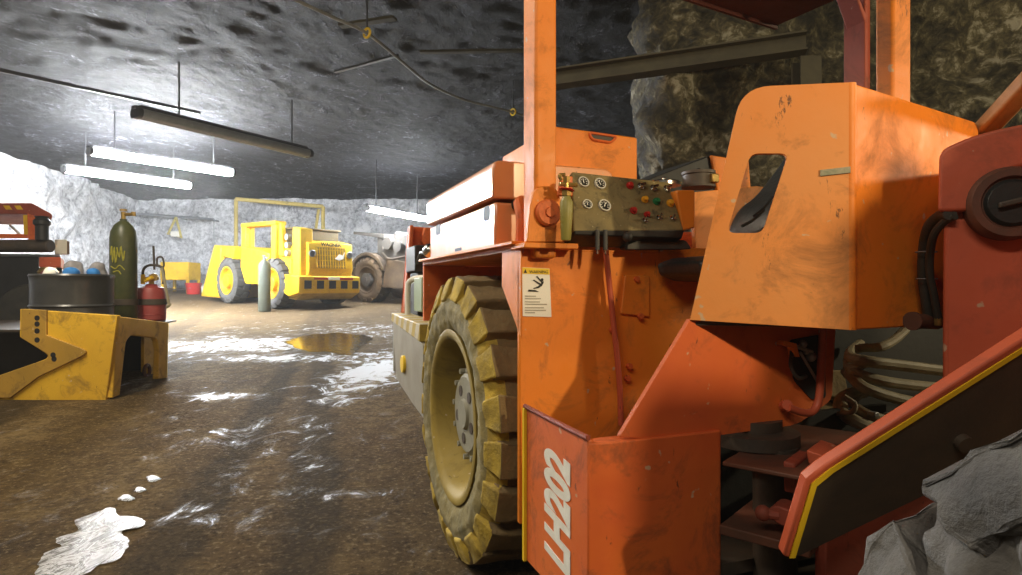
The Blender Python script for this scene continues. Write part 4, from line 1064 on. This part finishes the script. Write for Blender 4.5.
b = MB(); b.cyl(p+V3(-.06, -.05, .0), p+V3(-.06, -.05, .10), .02, n=10); b.cyl(p+V3(-.02, -.08, .03), p+V3(.06, -.08, .07), .02, n=10); b.build('yellow_tap', M['yellow'], rb_)
b = MB(); b.tube([p+V3(-.08, -.02, .06), p+V3(-.08, 0, .16), p+V3(.0, 0, .20), p+V3(.11, 0, .17), p+V3(.13, 0, .05), p+V3(.12, 0, .0)], .014, 8); b.tube([p+V3(.06, 0, .19), p+V3(.06, 0, .27), p+V3(.11, 0, .28), p+V3(.13, .0, .2), p+V3(.1, 0, .15)], .010, 8); b.build('carry_frame', M['dark'], rb_)
b = MB(); b.cyl(p+V3(.03, 0, .15), p+V3(.02, 0, .40), .011, n=8); b.build('torch', M['dark'], rb_)
b = MB(); b.tube([p+V3(.12, -.02, .17), p+V3(.16, -.03, .0), p+V3(.20, -.04, -.18), p+V3(.22, -.05, -.21), p+V3(.19, -.05, -.24)], .014, 8); b.build('torch_hose', M['hose'], rb_)
b = MB(); b.lathe([(R_+.006, -.03), (R_+.010, -.028), (R_+.010, .028), (R_+.006, .03)], c+EZ*(.95-(302-CY)/F*6.15-dz), EZ, 32, cap=False); b.build('strap', M['dark'], rb_)
# white carton behind the drum on the vehicle shelf
# ------------------------------------------------------------------ orange machine at the left edge
om = thing('service_vehicle', 'orange service vehicle with low striped canopy behind the black drum', 'vehicle', V3(-5.9, 7.3, gz(0, 7.3)))
OD = 7.0
def OP(px, py, D=OD): return on(px, py, V3(0, D, 0), V3(0, -1, 0))
b = MB(); b.prism(fillet([OP(-120, 203), OP(32, 203), OP(52, 214), OP(52.5, 218.5), OP(36, 218), OP(28, 214), OP(-120, 213)], .02, 3), V3(-.82, 1, 0)*1.2); cp_ = b.build('canopy', M['redbrown'], om, bevel=.01)
b = MB()
for x in (-14, 3, 14):
    b.prism([OP(x, 205.5, OD-.004), OP(x+6, 205.5, OD-.004), OP(x+9, 209.5, OD-.004), OP(x+3, 209.5, OD-.004)], V3(0, .004, 0))
b.build('hazard_mark', M['yellow'], cp_)
b = MB(); b.prism([OP(27, 213), OP(38, 216), OP(36, 240), OP(28, 240)], V3(0, .08, 0)); b.prism([OP(-60, 234), OP(28, 234), OP(28, 238), OP(-60, 238)], V3(0, .06, 0)); b.build('canopy_post', M['orange_worn'], om, bevel=.006)
b = MB(); b.prism([OP(23, 215), OP(27, 215), OP(27.5, 235), OP(24, 235)], V3(0, .06, 0)); b.build('post_stripe', M['yellow'], om)
b = MB(); p = OP(42, 240, OD-.1); b.lathe([(.065, 0), (.065, .16), (.085, .18), (.085, .22), (.06, .25), (.075, .27), (0, .28)], p, EZ, 20); b.build('exhaust', M['black'], om)
b = MB(); b.cyl(OP(-60, 246, OD-.05), OP(51, 246, OD-.05), .075, n=20); b.build('air_tank', M['dark'], om, bevel=.01)
b = MB(); b.prism([OP(-120, 252), OP(60, 254.5), OP(60, 256.5), OP(-120, 256)], V3(-.82, 1, 0)*1.0); b.build('deck', M['steel'], om)
b = MB(); b.prism([OP(39, 257, OD-.1), OP(61, 257, OD-.1), OP(61, 267.5, OD-.1), OP(39, 267.5, OD-.1)], V3(-.70, 1, 0)*.8); b.build('step_box', M['red'], om, bevel=.01)
b = MB(); b.prism([OP(-120, 257), OP(39, 257), OP(39, 268), OP(62, 268), OP(62, 330), OP(-120, 330)], V3(-.82, 1, 0)*1.0); b.build('chassis', M['black'], om, bevel=.01)
b = MB(); p = OP(48, 272, OD-.25); b.lathe([(.09, -.03), (.1, 0), (.07, .05), (0, .06)], p, EZ, 20); b.build('lamp', M['brass'], om)
b = MB(); b.prism([OP(8, 225, OD+.3), OP(9.5, 224, OD+.3), OP(21, 235, OD+.3), OP(19.5, 236, OD+.3)], V3(0, .02, 0)); b.build('wiper', M['white'], om)
for k in (0, 1):
    pass
b = MB(); b.lathe([(.2, 0), (.42, .0), (.45, .05), (.45, .25), (.42, .3), (.2, .3)], V3(-5.6, 6.95, gz(0, 7)+.45), V3(0, 1, 0), 36); b.build('tyre', M['rubber'], om)
b = MB(); b.lathe([(.2, 0), (.42, .0), (.45, .05), (.45, .25), (.42, .3), (.2, .3)], V3(-7.6, 6.95, gz(0, 7)+.45), V3(0, 1, 0), 36); b.build('tyre', M['rubber'], om)
cb = thing('carton', 'small cream carton standing on the deck of the orange service vehicle', 'carton', OP(60, 254.4, 7.2))
# a shelf post carries it
b = MB(); p = OP(60, 258, 7.25); 
b.prism([OP(54.5, 239.5, 7.2), OP(67, 239.5, 7.2), OP(67, 254.0, 7.2), OP(54.5, 254.0, 7.2)], V3(-.12, .16, 0)); b.build('carton_body', plain('cream_card', (.85, .82, .70), .8, var=.1), cb, bevel=.004)
b = MB(); b.prism([OP(67, 241, 7.2), OP(69.5, 241.5, 7.2), OP(69.5, 253.8, 7.2), OP(67, 253.8, 7.2)], V3(-.12, .16, 0)); b.build('carton_flap', plain('brown_card', (.2, .13, .08), .8), cb)

# ------------------------------------------------------------------ the yellow loader far away
def frame_mat(o, xdir, tilt=0):
    x = Vector(xdir).normalized(); z = EZ; y = z.cross(x); 
    R_ = Matrix((x, y, z)).transposed().to_4x4()
    return Matrix.Translation(Vector(o)) @ R_ @ Matrix.Rotation(tilt, 4, 'Y')
class LB(MB):
    """builder in a machine's own frame"""
    def __init__(s, Mx): super().__init__(); s.Mx = Mx
    def build(s, name, mats, parent, **k):
        bmesh.ops.transform(s.bm, matrix=s.Mx, verts=s.bm.verts[:]); return super().build(name, mats, parent, **k)
xe = V3(.765, -.645, 0).normalized(); ye = EZ.cross(xe)
E0 = V3((331-CX)/F*14.9, 14.9, gz(0, 14.9))
yl = thing('mining_loader', 'bright yellow loader with barred grille and striped bumper parked by the far wall', 'loader', E0-xe*2.3)
Mx = frame_mat(E0, xe, math.radians(1.6))
Y = M['yellow']
b = LB(Mx); b.prism([V3(-.1, -.62, .62), V3(.0, -.62, 1.0), V3(-.06, -.62, 1.62), V3(-.5, -.62, 1.70), V3(-.5, -.62, .62)], V3(0, 1.24, 0)); hood = b.build('engine_hood', Y, yl, bevel=.02)
b = LB(Mx); b.prism([V3(-.005, -.42, 1.0), V3(-.005, .42, 1.0), V3(-.055, .42, 1.52), V3(-.055, -.42, 1.52)], V3(.012, 0, 0)); gr = b.build('grille', plain('grille_mesh', (.40, .27, .03), .6, alt=(.2, .14, .03), scale=20), hood)
b = LB(Mx)
for k in range(12):
    yy = -.40+k*.073; b.obox(V3(-.015, yy, 1.26), V3(.03, 0, 0), V3(0, .018, 0), V3(-.05, 0, .50))
for k in range(4): b.obox(V3(-.012-k*.011, 0, 1.06+k*.13), V3(.03, 0, 0), V3(0, .82, 0), V3(0, 0, .015))
b.build('grille_bar', Y, gr)
b = LB(Mx); b.prism([V3(.012, .08, 1.24), V3(.012, .2, 1.36), V3(.012, .3, 1.33), V3(.012, .36, 1.42), V3(.012, .33, 1.25), V3(.012, .2, 1.2)], V3(.012, 0, 0)); b.build('torn_patch', M['white'], gr)
for yy in (-.53, .53):
    b = LB(Mx); b.lathe([(.085, 0), (.085, .05), (.07, .06), (.065, .03), (0, .03)], V3(-.05, yy, 1.35), V3(1, 0, 0), 20); b.build('headlamp', M['steel'], hood)
o = Mx @ V3(.0, -.02, 1.545); text('maker_name', 'WAGNER', .13, o-ye*.0, ye, (Mx.to_3x3() @ V3(-.09, 0, 1)), M['black_flat'], hood, .004, align='CENTER', bold=.004)
b = LB(Mx); b.prism([V3(.10, -.95, .40), V3(.10, -.95, .80), V3(-.55, -.95, .84), V3(-.9, -.95, .5), V3(-.35, -.95, .30)], V3(0, 1.72, 0)); bpr = b.build('bumper', Y, yl, bevel=.02)
b = LB(Mx); b.prism([V3(.112, -.55, .72), V3(.112, .55, .72), V3(.112, .55, .77), V3(.112, -.55, .77)], V3(.008, 0, 0)); b.build('tail_reflector', M['red_btn'], bpr)
b = LB(Mx); b.prism([V3(.118, -.16, .715), V3(.118, .16, .715), V3(.118, .16, .79), V3(.118, -.16, .79)], V3(.008, 0, 0)); b.build('number_plate', M['white'], bpr)
for k in range(5):
    b = LB(Mx); yy = -.80+k*.335; b.prism([V3(.102, yy, .50), V3(.102, yy+.19, .50), V3(.102, yy+.19, .70), V3(.102, yy, .70)], V3(.008, 0, 0))
    b.build('hazard_square', M['black_flat'], bpr)
# cut-away belly
b = LB(Mx); b.prism([V3(.06, -.8, .40), V3(-.3, -.8, .22), V3(-.9, -.8, .26), V3(-1.0, -.8, .5)], V3(0, 1.6, 0)); b.build('belly_plate', paint('dusty_yellow', (.5, .33, .06), alt=(.35, .24, .06), rough=.6), yl, bevel=.02)
# side column and engine bay
b = LB(Mx); b.prism([V3(-.5, -.78, .6), V3(-.12, -.78, .6), V3(-.16, -.78, 1.95), V3(-.5, -.78, 2.0)], V3(0, .35, 0)); b.build('corner_column', Y, yl, bevel=.03)
b = LB(Mx); b.box(-1.5, -.5, -.72, .6, .55, 1.55); b.build('engine_bay', Y, yl, bevel=.03)
b = LB(Mx); b.box(-1.3, -.55, -.6, .55, 1.55, 1.95); b.box(-1.35, -.5, -.68, .6, 1.95, 2.0); b.build('engine_top', paint('soot_yellow', (.13, .09, .03), alt=(.09, .07, .03)), yl, bevel=.02)
for k in range(3):
    b = LB(Mx); b.cyl(V3(-.72, -.70, 1.35+k*.2), V3(-.72, -.82, 1.35+k*.2), .08, n=14); b.build('side_lamp', M['steel'], yl)
b = LB(Mx); b.prism([V3(-.95, -.80, .35), V3(-.45, -.80, .35), V3(-.5, -.80, 1.2), V3(-.95, -.80, 1.25)], V3(0, .1, 0)); b.tube([V3(-.5, -.83, .5), V3(-.7, -.85, .9), V3(-.9, -.83, 1.15)], .03); b.build('side_step', Y, yl, bevel=.02)
# cab with canopy
b = LB(Mx); b.prism([V3(-2.7, -.86, .55), V3(-1.55, -.86, .55), V3(-1.45, -.86, 1.35), V3(-2.0, -.86, 1.45), V3(-2.95, -.86, 1.55), V3(-3.0, -.86, 1.0)], V3(0, 1.5, 0)); b.build('cab_body', Y, yl, bevel=.03)
for (x, z0) in ((-3.0, 1.3), (-1.42, 1.2)):
    for yy in (-.84, -.70):
        b = LB(Mx); b.box(x, x+.24, yy, yy+.12, z0, 2.10); b.build('canopy_post', Y, yl, bevel=.02)
b = LB(Mx); b.box(-3.02, -1.16, -.86, -.56, 2.06, 2.17); b.build('canopy_roof', Y, yl, bevel=.03)
b = LB(Mx); b.prism([V3(-.85, -.80, 1.3), V3(-1.1, -.80, 1.3), V3(-1.1, -.80, 2.1), V3(-1.0, -.80, 2.1)], V3(0, .1, 0)); b.build('post_gusset', Y, yl)
# boom and bucket
b = LB(Mx); b.prism([V3(-3.0, -.5, 1.0), V3(-3.0, -.5, 1.5), V3(-4.2, -.5, 1.3), V3(-4.5, -.5, .7), V3(-4.2, -.5, .6)], V3(0, .9, 0)); b.build('boom', Y, yl, bevel=.03)
b = LB(Mx); b.prism([V3(-4.0, -.92, .12), V3(-4.05, -.92, 1.55), V3(-4.45, -.92, 1.62), V3(-5.3, -.92, .12)], V3(0, 1.8, 0)); b.build('bucket', Y, yl, bevel=.03)
b = LB(Mx); b.prism([V3(-3.35, -.88, 1.2), V3(-3.3, -.88, 1.55), V3(-4.3, -.88, 1.58), V3(-4.3, -.88, 1.35)], V3(0, .25, 0)); b.build('front_fender', Y, yl, bevel=.02)
gm = [M['tg'] if 'tg' in M else plain('pale_tyre', (.12, .12, .12), .85, alt=(.07, .07, .07)), plain('pale_tread', (.06, .06, .058), .85), plain('pale_tread_dust', (.10, .097, .09), .9)]
for x in (-1.12, -3.55):
    for side in (-1, 1):
        wz = .64
        cc = Mx @ V3(x, side*.98, wz); cc.z = gz(0, cc.y)+.63
        make_wheel(yl, cc, -ye*side, .1, R=.63, W=.42, mats=gm, nl=16, rimmats=[Y, Y], deep=.08, bolts=False)
# ------------------------------------------------------------------ dusty brown loader beyond
b0 = V3((392-CX)/F*17.2, 17.2, gz(0, 17.2))
bl = thing('mining_loader', 'dusty brown loader parked to the right of the yellow loader', 'loader', b0)
Mb = frame_mat(b0, V3(.82, -.57, 0)) @ Matrix.Scale(1.1, 4); M['dust'] = plain('dusty_brown_paint', (.17, .12, .08), .8, alt=(.09, .065, .045), scale=4); M['dust2'] = plain('dusty_grey', (.12, .11, .10), .8, alt=(.06, .055, .05), scale=4)
xb = (Mb.to_3x3() @ V3(1, 0, 0)); yb = (Mb.to_3x3() @ V3(0, 1, 0)).normalized()
dm = [M['dust'], M['dust2'], M['dust']]
cc = at(366, 281, 16.8); cc.z = gz(0, 16.8)+.63
make_wheel(bl, cc, yb, .1, R=.64, W=.44, mats=dm, nl=16, rimmats=[M['dust'], M['dust2']], deep=.08, bolts=False)
cw = Mb.inverted() @ cc
b = LB(Mb)
arc = [(cw.x+.70*math.cos(a), cw.z+.70*math.sin(a)) for a in [math.radians(20+k*14) for k in range(11)]]; arc2 = [(cw.x+.62*math.cos(a), cw.z+.62*math.sin(a)) for a in [math.radians(160-k*14) for k in range(11)]]
b.prism([V3(x, cw.y-.02, z) for x, z in arc+arc2], V3(0, .5, 0)); b.build('fender', M['dust'], bl, bevel=.01)
b = LB(Mb); b.prism([V3(cw.x+.5, cw.y+.05, .35), V3(cw.x+1.6, cw.y+.05, .3), V3(cw.x+1.7, cw.y+.05, .9), V3(cw.x+.7, cw.y+.05, 1.1)], V3(0, 1.1, 0)); b.build('rear_frame', M['dust'], bl, bevel=.03)
b = LB(Mb); b.prism([V3(cw.x+.1, cw.y+.15, 1.1), V3(cw.x+1.6, cw.y+.15, .9), V3(cw.x+1.55, cw.y+.15, 1.6), V3(cw.x+.9, cw.y+.15, 1.75), V3(cw.x+.4, cw.y+.15, 1.3)], V3(0, .9, 0)); b.build('engine_block', M['dust2'], bl, bevel=.04)
b = LB(Mb); b.prism([V3(cw.x-.6, cw.y+.1, 1.75), V3(cw.x+.55, cw.y+.1, 1.58), V3(cw.x+.55, cw.y+.1, 1.70), V3(cw.x-.6, cw.y+.1, 1.82)], V3(0, .5, 0)); b.box(cw.x+.25, cw.x+.45, cw.y+.15, cw.y+.35, 1.1, 1.62); b.build('canopy_arm', M['dust2'], bl, bevel=.015)
for k, (dx, z, r) in enumerate(((.75, 1.45, .16), (1.1, 1.35, .14), (1.4, 1.5, .13))):
    b = LB(Mb); b.cyl(V3(cw.x+dx, cw.y+.0, z), V3(cw.x+dx, cw.y+.2, z), r, n=18); b.build('filter_can', M['dust2'], bl, bevel=.01)
b = LB(Mb); b.tube([V3(cw.x+.6, cw.y, 1.2), V3(cw.x+.9, cw.y-.05, 1.05), V3(cw.x+1.4, cw.y, 1.1)], .03); b.build('engine_pipe', M['dark'], bl)
b = LB(Mb); b.box(cw.x-1.6, cw.x-.3, cw.y+.3, cw.y+1.2, .4, 1.0); b.build('chassis', M['dust2'], bl, bevel=.03)
cc2 = cc+yb*1.75; cc2.z = gz(0, cc2.y)+.63
make_wheel(bl, cc2, -yb, .1, R=.64, W=.44, mats=dm, nl=16, rimmats=[M['dust'], M['dust2']], deep=.08, bolts=False)

# ------------------------------------------------------------------ pale gas cylinder in front of the yellow loader
D = 14.2; gp = V3((264.5-CX)/F*D, D, gz(0, D))
g2 = thing('gas_cylinder', 'pale grey gas cylinder standing upright in front of the yellow loader', 'gas cylinder', gp)
M['greycyl'] = plain('pale_green_grey', (.13, .145, .115), .55, alt=(.09, .105, .08), scale=4)
b = MB(); R_ = .14; zt = 1.20; b.lathe([(R_*.92, 0), (R_, .02), (R_, zt-.12), (R_*.85, zt-.06), (R_*.5, zt), (.04, zt+.02), (0, zt+.02)], gp, EZ, 28); b.build('cylinder_body', M['greycyl'], g2)
b = MB(); b.cyl(gp+EZ*(zt+.02), gp+EZ*(zt+.10), .035, n=12); b.cyl(gp+EZ*(zt+.07), gp+EZ*(zt+.07)+V3(.09, -.03, 0), .022, n=8); b.lathe([(.05, 0), (.05, .03), (0, .03)], gp+EZ*(zt+.10), EZ, 12); b.build('valve', M['steel'], g2)
# ------------------------------------------------------------------ things along the far wall
D = 20.0
def FW(px, py, D=D): return on(px, py, V3(0, D, 0), V3(0, -1, 0))
bn = thing('tool_cabinet', 'yellow steel cabinet on legs against the far wall', 'cabinet', V3(FW(178, 285).x, D+.4, gz(0, D)))
b = MB(); b.prism([FW(160, 262), FW(188.5, 262), FW(188.5, 280), FW(160, 280)], V3(0, .8, 0)); b.build('cabinet_body', Y, bn, bevel=.02)
for x in (161, 186):
    for dy in (0, .7):
        b = MB(); p = FW(x, 279); b.box(p.x, p.x+.08, p.y+dy, p.y+dy+.08, gz(0, D), p.z+.05); b.build('leg', Y, bn)
b = MB(); p0_, p1_ = FW(163, 279), FW(185, 279); b.box(p0_.x, p1_.x, D+.1, D+.7, gz(0, D)+.12, gz(0, D)+.16); b.build('shelf', M['dark'], bn)
def bucket(px, w, h, mat, label, cat='bucket', D=19.6):
    x = (px-CX)/F*D; c = V3(x, D, gz(0, D)); t = thing('bucket', label, cat, c, 'buckets by the far wall')
    b = MB(); b.lathe([(w*.82, 0), (w, h), (w*1.05, h), (w*1.05, h+.03), (w*.93, h+.03), (w*.78, .02), (0, .02)], c, EZ, 24, cap=False); b.build('bucket_body', mat, t)
    b = MB(); b.tube([c+V3(-w, 0, h*.95), c+V3(-w*.7, -w*.5, h*.7), c+V3(0, -w*.9, h*.6), c+V3(w*.7, -w*.5, h*.7), c+V3(w, 0, h*.95)], .012, 6); b.build('handle', M['steel'], t)
bucket(193.5, .24, .34, M['red_btn'], 'red bucket on the floor between the yellow cabinet and the yellow loader')
bucket(205.5, .13, .22, M['white'], 'small white bucket beside the red bucket')
# rail and hanging sling on the back wall
rl = thing('wall_rail', 'grey steel rail fixed across the back wall above the yellow cabinet', 'rail', FW(178, 217, 20.5))
b = MB(); a_, b_ = FW(138, 214, 21.6), FW(214, 219.5, 21.6); b.cyl(a_, b_, .05, n=10); b.build('rail_tube', M['steel'], rl)
for f in (.06, .5, .94):
    p = a_.lerp(b_, f); b = MB(); b.cyl(p, p+V3(0, .8, .0), .03, n=8); b.build('rail_bracket', M['steel'], rl)
b = MB(); b.cyl(b_, V3(b_.x, b_.y, gz(0, 21.6)), .022, n=8); b.build('drop_pipe', M['steel'], rl)
sl = thing('lifting_sling', 'yellow lifting sling hanging in a triangle from the wall rail', 'sling', FW(175, 228, 21.5))
top_ = FW(176, 217.2, 21.5); l_, r_ = FW(168, 234, 21.5), FW(181.5, 238, 21.5)
b = MB(); b.tube([top_, l_, r_, top_], .045, 8, 0); b.build('hanging_loop', paint('sling_yellow', (.55, .45, .12)), sl)
b = MB(); b.obox(FW(175, 234, 21.48), V3(.3, 0, 0), V3(0, .06, 0), V3(0, 0, .2)); b.build('sling_tag', M['white'], sl, bevel=.02)
# yellow gantry against the back wall
gy = thing('gantry', 'thin yellow gantry frame standing behind the yellow loader', 'gantry', V3(FW(278, 290, 20.6).x, 20.6, gz(0, 20.6)))
M['gy'] = paint('faded_yellow', (.55, .42, .12), alt=(.42, .34, .12), rough=.6)
GL, GR = FW(236, 199, 20.6), FW(323, 206.5, 20.6)
b = MB(); b.cyl(GL, GR, .07, n=10); b.build('crossbar', M['gy'], gy)
b = MB(); b.cyl(GL, V3(GL.x, GL.y, gz(0, 20.6)), .065, n=10); b.build('upright', M['gy'], gy)
b = MB(); b.cyl(GR, V3(GR.x, GR.y, gz(0, 20.6)), .065, n=10); b.build('upright', M['gy'], gy)
b = MB(); b.cyl(GR-V3(.15, 0, .1), V3(GR.x-.55, GR.y, gz(0, 20.6)), .05, n=10); b.build('brace', M['gy'], gy)
# ================================================================== light and camera
def lamp(name, kind, loc, energy, color, size=.2, target=None, **k):
    d = bpy.data.lights.new(name, kind); d.energy = energy; d.color = color
    if kind == 'AREA': d.size = size; d.shape = k.get('shape', 'SQUARE'); 
    if kind == 'AREA' and 'size_y' in k: d.shape = 'RECTANGLE'; d.size_y = k['size_y']
    if kind in ('POINT', 'SPOT'): d.shadow_soft_size = size
    if kind == 'SPOT': d.spot_size = math.radians(k.get('angle', 90)); d.spot_blend = k.get('blend', .4)
    o = bpy.data.objects.new(name, d); COL.objects.link(o); o.location = loc
    if target is not None: o.rotation_euler = (Vector(target)-Vector(loc)).to_track_quat('-Z', 'Y').to_euler()
    return o
# warm machine headlamp off to the right of the camera
lamp('warm_headlamp', 'SPOT', V3(1.75, -.6, 1.95), 168, (1, .80, .47), .04, V3(.4, 1.7, .9), angle=110, blend=.5)
# fluorescent fixtures elsewhere in the cavern, behind and to the left of the camera
lamp('roof_light', 'AREA', V3(-3.5, 3.0, 3.9), 215, (1, .88, .68), 2.4, V3(-3.0, 3.2, 0), size_y=.3)
lamp('roof_light', 'AREA', V3(-1.2, -1.8, 3.6), 62, (1, .88, .72), 2.4, V3(0, 1.5, .8), size_y=.3)
lamp('warm_worklight', 'POINT', V3(4.6, 1.6, 2.3), 210, (1, .85, .55), .15)  # added unseen lamp that brightens the rock pillar
W = bpy.data.worlds.new('cavern_air'); W.use_nodes = True
W.node_tree.nodes['Background'].inputs['Color'].default_value = (.5, .56, .7, 1); W.node_tree.nodes['Background'].inputs['Strength'].default_value = .05
vs_ = W.node_tree.nodes.new('ShaderNodeVolumeScatter'); vs_.inputs['Density'].default_value = .0028; vs_.inputs['Anisotropy'].default_value = .2
W.node_tree.links.new(vs_.outputs['Volume'], W.node_tree.nodes['World Output'].inputs['Volume'])
SC.world = W
cd = bpy.data.cameras.new('camera'); cam = bpy.data.objects.new('camera', cd); COL.objects.link(cam)
cam.location = CAM; cam.rotation_euler = (math.radians(90), 0, 0)
cd.sensor_width = 36; cd.lens = F/1022*36; cd.clip_start = .02; cd.clip_end = 200
SC.camera = cam
SC.view_settings.view_transform = 'Standard'; SC.view_settings.look = 'None'; SC.view_settings.exposure = 0.08; SC.view_settings.gamma = 1.0
SC.view_settings.use_curve_mapping = False
SC.cycles.use_denoising = True
